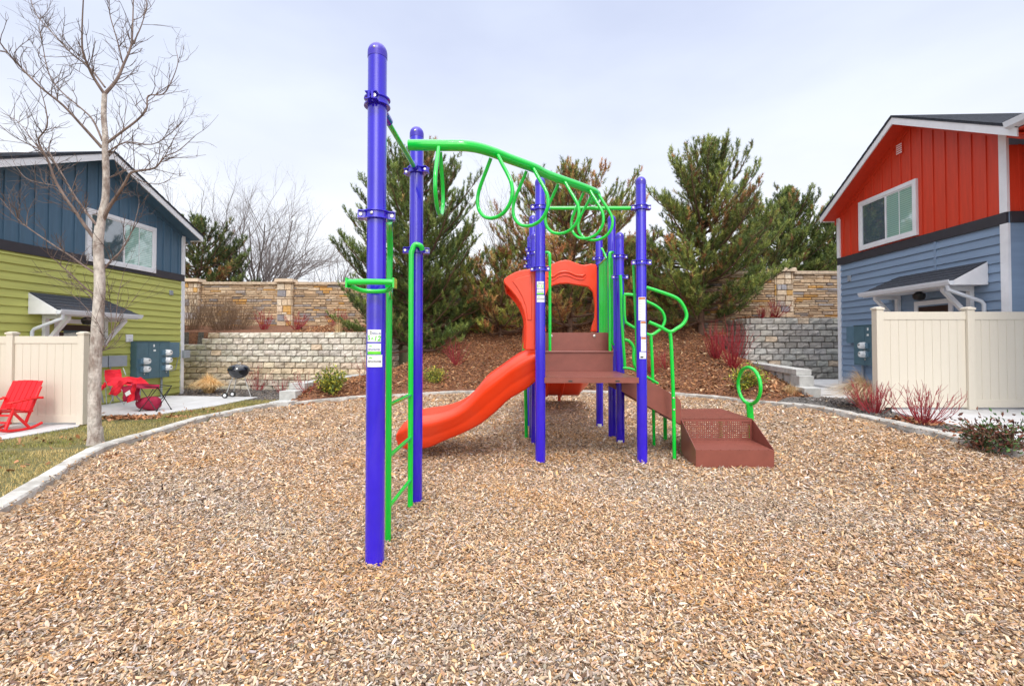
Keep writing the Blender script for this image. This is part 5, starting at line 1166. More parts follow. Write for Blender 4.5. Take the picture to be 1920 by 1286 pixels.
dw = [(495, 618, .85, .42, 22, 'red dogwood shrub on the terrace, left of the stone pilaster base'), (556, 618, .75, .6, 24, 'dark red dogwood shrub on the terrace below the stone pilaster'), (632, 613, .8, .6, 26, 'wide red dogwood shrub on the terrace close to the large pine'),
      (484, 732, .85, .42, 26, 'bright red dogwood shrub right beside the black kettle grill'), (528, 737, .62, .42, 15, 'thin red dogwood shrub behind the low step block'), (575, 736, .62, .5, 14, 'sparse red dogwood shrub against the block wall above the steps'),
      (692, 708, 1.15, .85, 18, 'tall open red dogwood shrub at the block wall end behind the front post'), (856, 684, .95, .6, 26, 'red dogwood shrub on the bank under the large left pine'), (748, 668, .7, .4, 10, 'thin dogwood shrub between the two ladder posts'),
      (1222, 700, .85, .5, 30, 'low red dogwood shrub behind the stair rails'), (1248, 690, .6, .5, 14, 'faint red dogwood shrub between the two stair rail posts'),
      (1342, 672, 1.15, .36, 46, 'dense tall red dogwood shrub left of the grey block wall'), (1374, 690, 1.35, .60, 44, 'tallest red dogwood shrub in front of the grey wall end'), (1450, 588, .75, .62, 30, 'red dogwood shrub above the grey block wall by the pilaster'),
      (1428, 690, .35, .28, 16, 'small pale red shrub behind the block step cap')]
for a in dw: q_ = W(1450, 588, 16.75); dogwood(a[0], a[1], a[2], a[3], a[4], a[5], G1, r=.0115 if a[1] < 620 else .0085 if a[1] < 700 else .006, at=(q_.x, 16.75, 2.36) if a[0] == 1450 else None)
dogwood(1640, 775, .62, .50, 34, 'bright red dogwood shrub beside the straw grass by the fence', G1, r=.0065, branch=4)
dogwood(1728, 795, .60, .60, 36, 'spreading red dogwood shrub in front of the middle fence panel', G1, r=.006, branch=5)
dogwood(400, 628, 1.35, 1.1, 190, 'large brown leafless thicket in front of the stone wall', None, 'browntwig', .0055, at=(-10.9, 18.2, 1.95), branch=6, bf=.8, name='bare_shrub')
dogwood(360, 628, 1.5, .9, 110, 'brown leafless thicket against the lime house corner', None, 'browntwig', .006, at=(-12.3, 18.0, 1.9), branch=5, bf=.6, name='bare_shrub')
dogwood(660, 500, 1.6, 1.0, 60, 'grey leafless bush rising beyond the stone wall left of the pine', None, 'greytwig', .010, at=(-8.0, 24, 3.5), branch=4, name='bare_shrub')
def straw(px, py, h, spread, n, label, lean=(0, 0), cols=((.62, .44, .22), (.72, .56, .33), (.45, .28, .12)), at=None, wd=.004):
    x, y, z = at if at else surf(px, py); a = rng.uniform(0, 2 * PI, n); q = rng.uniform(0, 1, n) ** .5; hh = h * rng.uniform(.6, 1.1, n); s = spread * q * rng.uniform(.5, 1.2, n)
    bx_, by_ = x + np.cos(a) * .12 * q, y + np.sin(a) * .12 * q; K = 5; V = np.zeros((n, K, 2, 3), np.float32); sd = np.stack([-np.sin(a), np.cos(a)], -1)
    for k in range(K):
        t = k / (K - 1); out_ = s * t ** 1.3; zz = z + hh * (1.75 * t - 1.0 * t * t * (.6 + .8 * q)); w_ = wd * (1 - .8 * t)
        px_ = bx_ + np.cos(a) * out_ + lean[0] * t * t; py_ = by_ + np.sin(a) * out_ + lean[1] * t * t; zz = np.maximum(zz, z + .01)
        for e_, sg in enumerate((-1, 1)): V[:, k, e_, 0] = px_ + sd[:, 0] * w_ * sg; V[:, k, e_, 1] = py_ + sd[:, 1] * w_ * sg; V[:, k, e_, 2] = zz
    b0 = (np.arange(n) * 2 * K)[:, None]; F = np.concatenate([b0 + np.array([[2 * k, 2 * k + 1, 2 * k + 3, 2 * k + 2]]) for k in range(K - 1)], 0)
    cl_ = np.array(cols)[rng.integers(0, len(cols), n)] * rng.uniform(.75, 1.2, n)[:, None]
    o = npmesh('ornamental_grass', V.reshape(-1, 3), F, M['straw'], np.repeat(cl_, 2 * K, 0), base=(x, y, z)); tag(o, label, 'ornamental grass', 'dry clumps of ornamental grass'); return o
straw(392, 737, .62, .62, 2000, 'low spreading clump of golden dry grass left of the kettle grill', lean=(-.05, 0), wd=.005, cols=((.95, .66, .30), (1.0, .78, .45), (.75, .45, .17)))
x_, y_ = Gp(1622, 762, .3); straw(0, 0, .66, .50, 2600, 'tall straw coloured grass clump by the right fence end', lean=(-.22, 0), at=(x_, y_, .29), wd=.003, cols=((.70, .54, .34), (.78, .64, .44), (.55, .38, .2)))
straw(1437, 672, .55, .28, 260, 'small tan grass clump behind the grey block cap', wd=.005, cols=((.62, .46, .3), (.6, .36, .25)))
straw(634, 700, .62, .14, 120, 'upright tan seed plume beside the yellow green shrub', wd=.004)
straw(1483, 738, .25, .22, 200, 'pale dry grass tuft at the foot of the grey block steps', wd=.004)
def leafy(px, py, h, rad, n, cols, label, leaf=.045, at=None, name='leafy_shrub', group=None, stems=16, flat=1.0):
    x, y, z = at if at else surf(px, py); root = empty(name, (x, y, z)); tag(root, label, 'shrub', group); b = MB(); Pts = []; Dr = []
    for i in range(stems):
        a = rng.uniform(0, 2 * PI); q = rng.uniform(.1, 1) ** .6; top = Vector((x + math.cos(a) * rad * q, y + math.sin(a) * rad * q, z + h * (1 - .45 * q * flat) * rng.uniform(.8, 1.05))); mid = Vector((x, y, z)).lerp(top, .5) + rv(.04)
        P = smooth_path([Vector((x, y, z - .02)), mid, top], 3); b.tube(P, [.008, .007, .006, .005, .005, .004, .003][:len(P)], 5)
        for j in range(n // stems):
            t = rng.uniform(.25, 1); p = P[min(int(t * (len(P) - 1)), len(P) - 1)]; p = p + rv(.055 + .03 * t); Pts.append(p); Dr.append((p - Vector((x, y, z + h * .3))).normalized() + rv(.5))
    b.build('stems', M['browntwig'], root)
    Pn = np.array(Pts); Dn = np.array(Dr); Dn /= np.linalg.norm(Dn, axis=1)[:, None]; m = len(Pn); up = rng.normal(0, 1, (m, 3)); sd = np.cross(Dn, up); sd /= np.linalg.norm(sd, axis=1)[:, None]; nm = np.cross(Dn, sd); l = leaf * rng.uniform(.6, 1.3, m)[:, None]
    V = np.stack([Pn - Dn * l * .5, Pn + sd * l * .22 + nm * l * .08, Pn + Dn * l * .5 - nm * l * .1, Pn - sd * l * .22 + nm * l * .08], 1).reshape(-1, 3)
    hz = (Pn[:, 2] - z) / h; C = np.array(cols)[np.clip((rng.uniform(0, 1, m) * len(cols)).astype(int), 0, len(cols) - 1)] * rng.uniform(.7, 1.25, m)[:, None]
    npmesh('foliage', V, np.arange(m * 4).reshape(m, 4), M['leaf'], np.repeat(C, 4, 0), parent=root); return root
YG = ((.10, .15, .025), (.38, .40, .04), (.20, .25, .04), (.06, .10, .02), (.48, .42, .05))
leafy(622, 735, .68, .55, 1500, YG, 'yellow green leafy shrub beside the low block steps', leaf=.085, group='yellow green shrubs')
leafy(812, 716, .52, .33, 900, YG, 'small rounded yellow green shrub on the bank behind the orange slide', leaf=.065, group='yellow green shrubs')
leafy(1395, 728, .62, .52, 1300, YG, 'yellow green leafy shrub seen through the green ring', leaf=.075, group='yellow green shrubs')
for (px, py, cols, lb) in ((1840, 828, ((.15, .05, .03), (.05, .09, .03), (.25, .10, .05)), 'sprawling red brown and green rose bush at the kerb, left of its pair'), (1898, 838, ((.05, .12, .03), (.10, .18, .05), (.18, .06, .04), (.07, .04, .03)), 'green and russet rose bush at the kerb near the right picture edge')):
    x_, y_ = Gp(px, py, .31); leafy(0, 0, .29, .36, 520, cols, lb, leaf=.06, at=(x_, y_, .29), name='rose_bush', stems=26, flat=.7)
# ------------------------------------------------------------------ pines
def pine(x, y, zb, Ht, Rd, seed, label, dens=1.0, brown=.12, tone=(1, 1, 1), z0=.10, needles=38, prof=.5, gap=.0, tipc=.4, wscale=1.0):
    rg = np.random.default_rng(seed); root = empty('pine_tree', (x, y, zb)); tag(root, label, 'pine tree', 'pine trees on and beyond the bank'); wd = MB(); T = []
    top = zb + Ht; bend = rg.normal(0, .12, 2)
    trunk = [Vector((x + bend[0] * t * t, y + bend[1] * t * t, zb - .2 + (Ht + .1) * t)) for t in np.linspace(0, 1, 9)]
    wd.tube(trunk, [.12 * Ht / 7 * (1 - .93 * t) + .008 for t in np.linspace(0, 1, 9)], 9)
    t = z0; bp = None
    while t < .985:
        L0 = Rd * (1 - t ** 1.7) ** prof * (.6 + .4 * min(1, (t - z0 + .06) / .18)) + .1; nb = int(rg.integers(5, 8)); a0 = rg.uniform(0, 2 * PI)
        for i in range(nb):
            if rg.random() < gap: continue
            a = a0 + 2 * PI * i / nb + rg.normal(0, .25); L_ = L0 * rg.uniform(.68, 1.16); el_ = R(3 + 58 * t ** 1.5 + rg.normal(0, 8)); s = Vector((x + bend[0] * t * t, y + bend[1] * t * t, zb + Ht * t + rg.normal(0, .05)))
            dr = Vector((math.cos(a) * math.cos(el_), math.sin(a) * math.cos(el_), math.sin(el_))); L_ = min(L_, max(.18, (top - s.z) / (math.sin(el_) + .25) * rg.uniform(.75, 1.0))); K = max(3, int(L_ / .22)); P = []
            for k in range(K + 1):
                u = k / K; P.append(s + dr * L_ * u + Vector((0, 0, L_ * (.20 * u * u - .08 * math.sin(u * PI)))) + Vector(rg.normal(0, .012, 3)))
            wd.tube(P, [max(.006, (.012 + .018 * L_) * (1 - .85 * k / K)) for k in range(K + 1)], 5)
            bt = rg.random() < brown; bl = rg.uniform(.72, 1.35)
            for k in range(1, K + 1):
                u = k / K
                if u < .38 and L_ > .8 and rg.random() < .75: continue
                sub = L_ * .34 * (1.1 - u) + .18; fw = (P[k] - P[k - 1]).normalized()
                for sgn in (-1, 1, 0):
                    if sgn == 0 and k < K and rg.random() < .5: continue
                    if rg.random() > dens: continue
                    side = Vector((-fw.y, fw.x, 0)) * sgn; d = (fw * .8 + side * .7 + Vector((0, 0, .42 + (.35 if sgn == 0 else 0))) + Vector(rg.normal(0, .18, 3))).normalized(); ll = sub * rg.uniform(.6, 1.2) if k < K or sgn else .12
                    e_ = P[k] + d * ll; e_.z += ll * .15
                    if ll > .2: wd.tube([P[k], e_], [.007, .004], 4)
                    nt_ = max(1, int(ll / .11))
                    for q in range(nt_):
                        v = (q + 1) / nt_; pp = P[k].lerp(e_, v) + Vector(rg.normal(0, .02, 3)); dd = (d * .8 + Vector((0, 0, .25 + .5 * t)) + Vector(rg.normal(0, .25, 3))).normalized(); inner = (u < .55 and rg.random() < .22)
                        br = (bt and rg.random() < .75) or rg.random() < brown * .35 or (inner and rg.random() < brown * 3)
                        T.append((*pp, *dd, rg.uniform(.75, 1.2), 1 if br else 0, bl * (.85 + .25 * u * v)))
        t += rg.uniform(.044, .066) * 7 / Ht / 1.15
    for q in range(4): T.append((x + bend[0], y + bend[1], top - .15 - .12 * q, rg.normal(0, .3), rg.normal(0, .3), 1, 1.2, 0, 1.1))
    wd.build('trunk', M['pinebark'], root)
    T = np.array(T); n = len(T); K = needles; P = T[:, :3]; D = T[:, 3:6]; D /= np.linalg.norm(D, axis=1)[:, None]; r_ = rg.normal(0, 1, (n, 3)); A = np.cross(D, r_); A /= np.linalg.norm(A, axis=1)[:, None]; B = np.cross(D, A)
    ph = rg.uniform(0, 2 * PI, (n, K)); pos = rg.uniform(-.6, 1, (n, K)); ang = rg.uniform(.42, 1.22, (n, K)) * (1.05 - .40 * np.clip(pos, 0, 1)); sz = T[:, 6][:, None]
    ln = rg.uniform(.085, .14, (n, K)) * sz; rad = A[:, None] * np.cos(ph)[..., None] + B[:, None] * np.sin(ph)[..., None]; nd = D[:, None] * np.cos(ang)[..., None] + rad * np.sin(ang)[..., None]
    s = P[:, None] + D[:, None] * (pos * .13 * sz)[..., None]; e_ = s + nd * ln[..., None]; sd = np.cross(nd, rg.normal(0, 1, (n, K, 3))); sd /= np.linalg.norm(sd, axis=2)[..., None]; wv = .0078 * wscale
    V = np.stack([s - sd * wv, s + sd * wv, e_ + sd * wv * .3], 2).reshape(-1, 3)
    base = np.array([(.12, .165, .042), (.175, .215, .055), (.25, .28, .075), (.075, .115, .035)])[rg.integers(0, 4, n)] * np.array(tone); clump = (wob(P[:, 0] * 3.1, P[:, 1] * 2.3 + P[:, 2] * 3.7)[:, None] * .18 + 1)
    base = base * clump; bc = np.array([(.36, .16, .06), (.46, .26, .10), (.28, .12, .05), (.42, .33, .12)])[rg.integers(0, 4, n)]; base = np.where(T[:, 7:8] > .5, bc, base) * T[:, 8:9]
    C = (base[:, None] * rg.uniform(.75, 1.3, (n, K))[..., None]); C = np.repeat(C.reshape(-1, 3), 3, 0)
    npmesh('crown', V, np.arange(n * K * 3).reshape(-1, 3), M['needle'], C, parent=root); return n
def at_top(px, py, Y): return W(px, py, Y)
def pp(px, ytop, Y, Rd, seed, label, zb=None, **k):
    t = W(px, ytop, Y); z = Hs(t.x, Y) if zb is None else zb; return pine(t.x, Y, z, t.z - z - .62, Rd, seed, label, **k)
NT = []
NT.append(pp(782, 250, 17.0, 3.0, 11, 'large dense dark green pine behind the ladder posts', brown=.03, dens=1.0, z0=.05, tone=(.82, .92, .85), prof=.5, needles=40))
NT.append(pp(1068, 290, 17.6, 3.1, 12, 'thin pine with many rust brown needles behind the orange arch', brown=.40, dens=1.0, z0=.06, gap=.1, tone=(1.2, 1.15, 1.0), prof=.5))
NT.append(pp(1312, 250, 16.6, 2.55, 13, 'tall right pine with a pointed top and some brown needles', brown=.14, dens=1.0, z0=.07, gap=.0, tone=(1.15, 1.15, 1.0), prof=.48))
NT.append(pp(938, 448, 17.6, 2.1, 14, 'short rust and yellow green pine left of the orange slide hood', brown=.45, dens=.8, z0=.05, tone=(1.4, 1.25, 1.0), prof=.5))
NT.append(pp(1182, 428, 18.0, 1.9, 15, 'short brown tinged pine behind the right purple posts', brown=.38, dens=.85, z0=.05, tone=(1.25, 1.15, 1), prof=.5))
NT.append(pp(1422, 366, 21.0, 1.9, 16, 'slim pine beyond the wall between the tall right pine and the dense one', brown=.12, dens=.9, zb=2.2, z0=.1, tone=(1.1, 1.1, 1)))
NT.append(pp(1475, 343, 22.5, 2.5, 17, 'dense rounded pine beyond the wall left of the red house', brown=.03, dens=1.0, zb=2.2, z0=.1, tone=(.95, 1.0, .9), prof=.55, wscale=1.2))
NT.append(pp(1560, 378, 23.5, 2.1, 18, 'dark pine half hidden behind the red house eave', brown=.03, dens=1.0, zb=2.2, z0=.1, tone=(.8, .9, .85), wscale=1.2))
NT.append(pp(372, 392, 23.0, 2.6, 19, 'dark pine beyond the wall right of the left house roof', brown=.10, dens=1.0, zb=2.2, z0=.1, gap=.12, tone=(.7, .75, .8), prof=.55, wscale=1.2))
NT.append(pp(430, 455, 24.5, 1.6, 20, 'small dark pine beyond the wall beside the grey bare tree', brown=.08, dens=.75, zb=2.2, z0=.1, gap=.15, tone=(.7, .78, .85), wscale=1.2))
print('tufts', NT)
# ------------------------------------------------------------------ leafless trees
def bare_tree(name, label, base, Ht, fork, nl, spread, seed, m, r0=.14, lev=4, dn=1.0, group='leafless trees', up=.35):
    rg = np.random.default_rng(seed); root = empty(name, base); tag(root, label, 'bare tree', group); tk = MB(); tw = MB()
    x, y, z = base; f = Vector((x, y, z + fork)); tk.tube([Vector((x, y, z - .2)), f.lerp(Vector(base), .5) + Vector((.03, 0, 0)), f], [r0 * 1.15, r0, r0 * .9], 9)
    def grow(p, d, L_, r_, lv):
        K = 5 if lv > 1 else 3; P = [p]; dd = d.copy()
        for k in range(K):
            dd = (dd + Vector(rg.normal(0, .13, 3)) + Vector((0, 0, up * .22))).normalized(); P.append(P[-1] + dd * L_ / K)
        rr = [r_ * (1 - .6 * k / K) for k in range(K + 1)]; (tk if lv >= lev - 0 else tw).tube(P, rr, 6 if lv > 2 else 4)
        if lv <= 0: return
        nc = int((4 + lv) * dn)
        for c in range(nc):
            k = rg.uniform(.25, 1) * K; i = min(int(k), K - 1); q = P[i].lerp(P[i + 1], k - i); fw = (P[i + 1] - P[i]).normalized(); sd = fw.cross(Vector(rg.normal(0, 1, 3))).normalized(); nd = (fw * .9 + sd * rg.uniform(.5, .95)).normalized()
            grow(q, nd, L_ * rg.uniform(.38, .62) * (1.15 - .3 * k / K), rr[i] * .55, lv - 1)
    for i in range(nl):
        a = 2 * PI * i / nl + rg.normal(0, .3); e_ = rg.uniform(.2, 1) * spread; grow(f - Vector((0, 0, rg.uniform(0, fork * .3))), Vector((math.cos(a) * e_, math.sin(a) * e_ * .8, 1)).normalized(), (Ht - fork) * rg.uniform(.7, .95), r0 * .5, lev - 1)
    tk.build('trunk', M[m], root); tw.build('branches', M[m], root)
t = W(492, 372, 27); bare_tree('bare_tree', 'wide grey leafless tree beyond the stone wall', (t.x - .2, 27, 2.0), t.z - 2.2, 1.0, 17, 1.15, 31, 'greytwig', .125, lev=4, dn=1.05)
t = W(940, 368, 26); bare_tree('bare_tree', 'thin grey leafless tree between the large pine and the arch', (t.x, 26, 2.0), t.z - 2.2, 1.2, 8, .30, 32, 'greytwig', .09, lev=3, dn=1.1, up=.6)
t = W(628, 450, 25); bare_tree('bare_tree', 'low grey leafless tree left of the large pine', (t.x, 25, 2.0), t.z - 2.2, .8, 7, .6, 33, 'greytwig', .06, lev=3, dn=1.1)
# ---- the pale front tree, its limbs measured from the photograph and set at their own depths
TX, TY = Gp(178, 829, -.03); rt = empty('street_tree', (TX, TY, -.03)); tag(rt, 'pale barked leafless tree on the lawn in front of the lime house', 'bare tree')
tg = np.random.default_rng(5)
def limb(pts, y0, y1, r0, r1, b, seg=9):
    n = len(pts); P = [W(px, py, y0 + (y1 - y0) * i / max(1, n - 1)) for i, (px, py) in enumerate(pts)]; P = smooth_path(P, 4); k = len(P)
    rr = [r0 + (r1 - r0) * (i / (k - 1)) ** .8 for i in range(k)]; b.tube(P, rr, seg); return P, rr
btk = MB(); blb = MB(); btw = MB(); limbs = []
Ptr, _ = limb([(178, 842), (177.5, 815), (177, 770), (178, 700), (181, 640), (184, 590), (187, 540), (186, 500), (184, 460), (187, 425)], TY, TY - .02, .092, .063, btk, 16)
for (px, py) in ((179, 829),):
    p = W(px, py, TY); btk.lathe((p.x, p.y, -.12), [(.120, 0), (.110, .08), (.098, .18), (.088, .32)], 16)
Pld, _ = limb([(188, 428), (192, 400), (197.5, 375), (199, 340), (198, 300), (197, 280), (197.6, 256), (194.5, 218), (196, 177)], TY - .02, TY, .056, .034, btk, 12)
LB = [([(196, 177), (174.5, 144), (164, 120.6), (155, 96), (154, 51), (156.5, -5)], .0, -.5, .030, .010), ([(196, 177), (218, 151), (232, 120.6), (246, 84.7), (249, 38.5), (250, -5)], 0, .4, .034, .010), ([(230, 118), (220, 77), (206, 28), (205, -5)], .2, .0, .013, .007), ([(240, 100), (262, 56), (273, 20), (275, -5)], .3, .8, .014, .007),
      ([(191, 277), (154, 236), (118, 197.6), (74, 162), (31, 118), (0, 80), (-20, 40)], 0, -.7, .030, .008), ([(192, 264), (174.5, 226), (154, 205), (110, 167), (90, 133), (80, 85), (73, 46)], 0, .5, .020, .006), ([(197, 164), (167, 126), (138.6, 105), (97.5, 61.6), (69, 28), (56, -5)], 0, .7, .018, .006),
      ([(200, 269), (226, 249), (256.6, 226), (274.6, 205), (278, 180), (305, 177), (321, 154), (333.6, 118), (330, 95)], 0, .3, .026, .005), ([(203, 285), (236, 267), (285, 271), (318, 251.5), (339, 231)], 0, -.5, .016, .005),
      ([(190, 422), (202.5, 392), (220, 366), (235, 342), (246, 324), (270, 319.5), (292, 314), (309, 294), (335, 282.5), (368, 253)], 0, -.4, .040, .005), ([(246, 326), (262, 338), (285, 345), (310, 342), (323, 330)], -.2, .2, .010, .004), ([(309, 294), (325, 262), (338, 240)], -.3, -.6, .008, .004),
      ([(183, 455), (159, 423), (141.5, 397), (124, 373), (104.5, 340), (91.5, 305), (80.6, 283.5), (72, 262), (88, 238), (86, 205), (76, 168)], 0, -.6, .036, .006), ([(186, 428), (157, 392), (135, 360), (117.6, 329), (102, 303), (92, 285)], 0, .5, .026, .012), ([(80, 283), (52, 270), (20, 252), (-10, 226)], -.4, -.8, .012, .005), ([(86, 296), (60, 262), (35, 230), (5, 212)], -.3, .2, .010, .005),
      ([(178, 512), (155, 497), (131, 479.5), (94, 455.6), (50, 425), (28, 405), (0, 371)], 0, -.3, .022, .006), ([(50, 426), (52, 400), (60, 382)], -.2, -.1, .008, .004), ([(50, 425), (20, 410), (-5, 395)], -.25, -.5, .006, .003), ([(189, 512), (207, 490), (226.5, 471), (239.5, 449), (248, 431.6), (256, 405), (261, 381.5)], 0, .3, .020, .005),
      ([(178, 552), (166, 545), (148, 529), (130, 512), (116, 500), (107, 490), (92, 478), (87, 460)], 0, -.4, .020, .006), ([(185, 660), (193, 656), (209, 632), (217, 600), (222, 553), (233, 508)], 0, .2, .014, .004), ([(210, 630), (207, 570), (200, 520), (190, 470)], .1, .2, .007, .003), ([(196, 652), (192, 628), (180, 600), (150, 565), (120, 540)], 0, -.2, .009, .003), ([(217, 600), (240, 575), (262, 545)], .1, .3, .006, .003),
      ([(187, 590), (172, 560), (160, 548), (140, 536)], 0, .2, .010, .004), ([(198, 300), (222, 272), (232, 235), (236, 200)], 0, .3, .012, .004), ([(197, 338), (228, 322), (250, 318)], 0, .1, .012, .006), ([(110, 350), (85, 345), (50, 335), (30, 312)], 0, .3, .010, .004), ([(118, 365), (100, 352), (76, 350), (50, 334)], 0, -.2, .008, .003)]
for pts, a, c, r0, r1 in LB:
    P, rr = limb(pts, TY + a, TY + c, r0 * .8, r1 * .75, blb, 7); limbs.append((P, rr))
def twig(p, d, L_, r_, lv):
    K = 4; P = [p]; dd = d
    for k in range(K):
        dd = (dd + Vector(tg.normal(0, .20, 3)) + Vector((0, 0, .10))).normalized(); P.append(P[-1] + dd * L_ / K)
    btw.tube(P, [r_ * (1 - .6 * k / K) for k in range(K + 1)], 4)
    if lv > 0:
        for c in range(int(tg.integers(2, 5))):
            i = int(tg.integers(1, K)); fw = (P[i + 1] - P[i]).normalized(); sd = fw.cross(Vector(tg.normal(0, 1, 3))).normalized(); twig(P[i], (fw * .8 + sd * .8).normalized(), L_ * tg.uniform(.3, .6), r_ * .6, lv - 1)
for P, rr in limbs:
    k = len(P); tot = sum((P[i + 1] - P[i]).length for i in range(k - 1)); n = max(4, int(tot * 10))
    for j in range(n):
        i = int(tg.uniform(.15, 1) * (k - 2)); fw = (P[i + 1] - P[i]).normalized(); sd = fw.cross(Vector(tg.normal(0, 1, 3))).normalized()
        twig(P[i], (fw * .75 + sd * .85 + Vector((0, 0, .15))).normalized(), tg.uniform(.18, .62), min(rr[i] * .45, .0048) + .0014, 1)
    twig(P[-1], (P[-1] - P[-2]).normalized(), .45, rr[-1] * .9, 2)
btk.build('trunk', M['sycamore'], rt); blb.build('limbs', M['twig'], rt); btw.build('twigs', M['twigthin'], rt)
# ================================================================== PROPS
# ---- kettle grill
gx_, gy_ = Gp(447, 745, LZ); gr = empty('kettle_grill', (gx_, gy_, LZ)); tag(gr, 'black round kettle grill with silver legs on the pavement', 'grill')
zc_ = LZ + .78; R0 = .285
b = MB(); b.lathe((gx_, gy_, zc_), [(.03, -.235), (.12, -.215), (.20, -.165), (.255, -.09), (R0 - .008, -.02), (R0, 0)], 32); b.build('bowl', M['enamel'], gr)
b = MB(); b.lathe((gx_, gy_, zc_), [(R0 + .008, -.004), (R0 + .010, .012), (R0 - .004, .05), (.25, .105), (.19, .145), (.10, .170), (.02, .176)], 32); li = b.build('lid', M['enamel'], gr)
b = MB(); b.tube(smooth_path([(gx_ - .05, gy_, zc_ + .17), (gx_ - .045, gy_, zc_ + .215), (gx_ + .045, gy_, zc_ + .215), (gx_ + .05, gy_, zc_ + .17)], 4), .011, 8); b.lathe((gx_ + .1, gy_ - .08, zc_ + .155), [(.035, 0), (.035, .012), (.01, .015)], 12); b.build('lid_handle', M['alu'], li)
b = MB(); b.tube([(gx_ + .29, gy_ + .06, zc_ - .01), (gx_ + .40, gy_ + .06, zc_ - .01), (gx_ + .40, gy_ - .06, zc_ - .01), (gx_ + .29, gy_ - .06, zc_ - .01)], .012, 8); b.build('side_handle', M['black_metal'], gr)
for i, (a, wl) in enumerate(((R(20), 0), (R(215), 1), (R(140), 1))):
    ex, ey = gx_ + math.cos(a) * .33, gy_ + math.sin(a) * .28; b = MB(); b.tube([(gx_ + math.cos(a) * .15, gy_ + math.sin(a) * .14, zc_ - .19), (ex, ey, LZ + (.08 if wl else .0))], .0125, 8); b.build('leg', M['alu'], gr)
    if wl:
        b = MB(); b.lathe((ex, ey - .03, LZ + .08), [(.045, -.022), (.078, -.022), (.08, -.015), (.08, .015), (.078, .022), (.045, .022)], 20, 'Y'); wh = b.build('wheel', M['rubber'], gr)
        b = MB(); b.lathe((ex, ey - .03, LZ + .08), [(.01, -.026), (.046, -.026), (.046, .026), (.01, .026)], 16, 'Y'); b.build('hub', M['white_trim'], wh)
# ---- red slatted rocking chairs
def rocker():
    r = local_empty('rocking_chair'); m = M['red_paint']   # faces +X? local: x forward (seat front), y sideways, z up
    for s in (-1, 1):
        y = s * .29
        b = MB(); pts = [(-.50, .17), (-.30, .06), (-.05, .022), (.20, .03), (.38, .085)]
        pts = [( -x, z) for x, z in pts]; P = smooth_path([(x, y, z) for x, z in pts], 4); b.tube(P, .026, 8); b.build('rocker', m, r)
        b = MB(); b.tube([(.26, y, .05), (.13, y, .40), (.12, y, .43)], .026, 8); b.build('leg', m, r)
        b = MB(); b.tube([(-.14, y, .05), (.14, y, .36)], .024, 8); b.build('brace', m, r)
        b = MB(); b.tube([(-.10, y * .93, .12), (-.30, y * .93, .60), (-.37, y * .93, .76)], .024, 8); b.build('back_post', m, r)
        b = MB(); b.hexa([(-.34, y - .04, .555), (.22, y - .045, .50), (.22, y + .045, .50), (-.34, y + .04, .555), (-.34, y - .04, .58), (.22, y - .045, .525), (.22, y + .045, .525), (-.34, y + .04, .58)]); b.build('armrest', m, r, bevel=.005)
    b = MB(); b.tube([(-.31, -.37, .56), (-.31, .37, .56)], .022, 8); b.build('back_rail', m, r)
    b = MB(); b.tube([(-.19, -.30, .33), (-.19, .30, .33)], .02, 8); b.build('back_rail', m, r)
    for i in range(6):
        y = -.235 + i * .094; zt = .86 + .012 * math.sin(i / 5 * PI)
        b = MB(); b.hexa([(-.16, y - .040, .30), (-.145, y - .040, .31), (-.145, y + .040, .31), (-.16, y + .040, .30), (-.41, y - .043, zt), (-.395, y - .043, zt + .005), (-.395, y + .043, zt + .005), (-.41, y + .043, zt)]); b.build('back_slat', m, r, smooth=0)
    for i in range(6):
        x = -.12 + i * .068; z = .335 + .018 * i; b = MB(); b.box((x, 0, z), (.058, .60, .018), Matrix.Rotation(R(-14), 3, 'Y')); b.build('seat_slat', m, r, smooth=0)
    b = MB(); b.tube([(.17, -.29, .30), (.17, .29, .30)], .018, 8); b.tube([(.21, -.29, .18), (.21, .29, .18)], .018, 8); b.build('stretcher', m, r)
    return r
rk = rocker(); x_, y_ = Gp(47, 808, LZ); sc_k = .92
rk.location = (x_ - .37, y_ + .0, LZ); rk.rotation_euler = (0, 0, R(270)); tag(rk, 'red slatted rocking chair in full view before the cream fence', 'rocking chair', 'red rocking chairs')
r2 = copy_tree(rk); x_, y_ = Gp(-42, 812, LZ); r2.location = (x_ - .62, y_ + .05, LZ); r2.rotation_euler = (0, 0, R(268)); tag(r2, 'red slatted rocking chair cut off by the left picture edge', 'rocking chair', 'red rocking chairs')
# ---- folding chairs heaped by the wall
def cloth(b, C4, nu=8, nv=8, sag=.05, fold=.01, th=.006):
    C4 = [Vector(c) for c in C4]; V = []; F = []; nrm = (C4[1] - C4[0]).cross(C4[3] - C4[0]).normalized()
    for sgn in (0, 1):
        for j in range(nv + 1):
            for i in range(nu + 1):
                u, v = i / nu, j / nv; p = C4[0].lerp(C4[1], u).lerp(C4[3].lerp(C4[2], u), v); p += nrm * (-sag * math.sin(PI * u) * math.sin(PI * v) + fold * math.sin(9 * u + 5 * v) + fold * .7 * math.sin(15 * v - 4 * u) - sgn * th); V.append(p)
    m = (nu + 1) * (nv + 1)
    for j in range(nv):
        for i in range(nu):
            q = j * (nu + 1) + i; F += [(q, q + 1, q + nu + 2, q + nu + 1), (m + q, m + q + nu + 1, m + q + nu + 2, m + q + 1)]
    rim = [i for i in range(nu + 1)] + [(j + 1) * (nu + 1) + nu for j in range(nv)] + [nv * (nu + 1) + i for i in range(nu - 1, -1, -1)] + [j * (nu + 1) for j in range(nv - 1, 0, -1)]
    for a, c in zip(rim, rim[1:] + rim[:1]): F.append((a, m + a, m + c, c))
    b.add(V, F)
YC = 11.35
def Q(px, py, dy=0): return W(px, py, YC + dy)
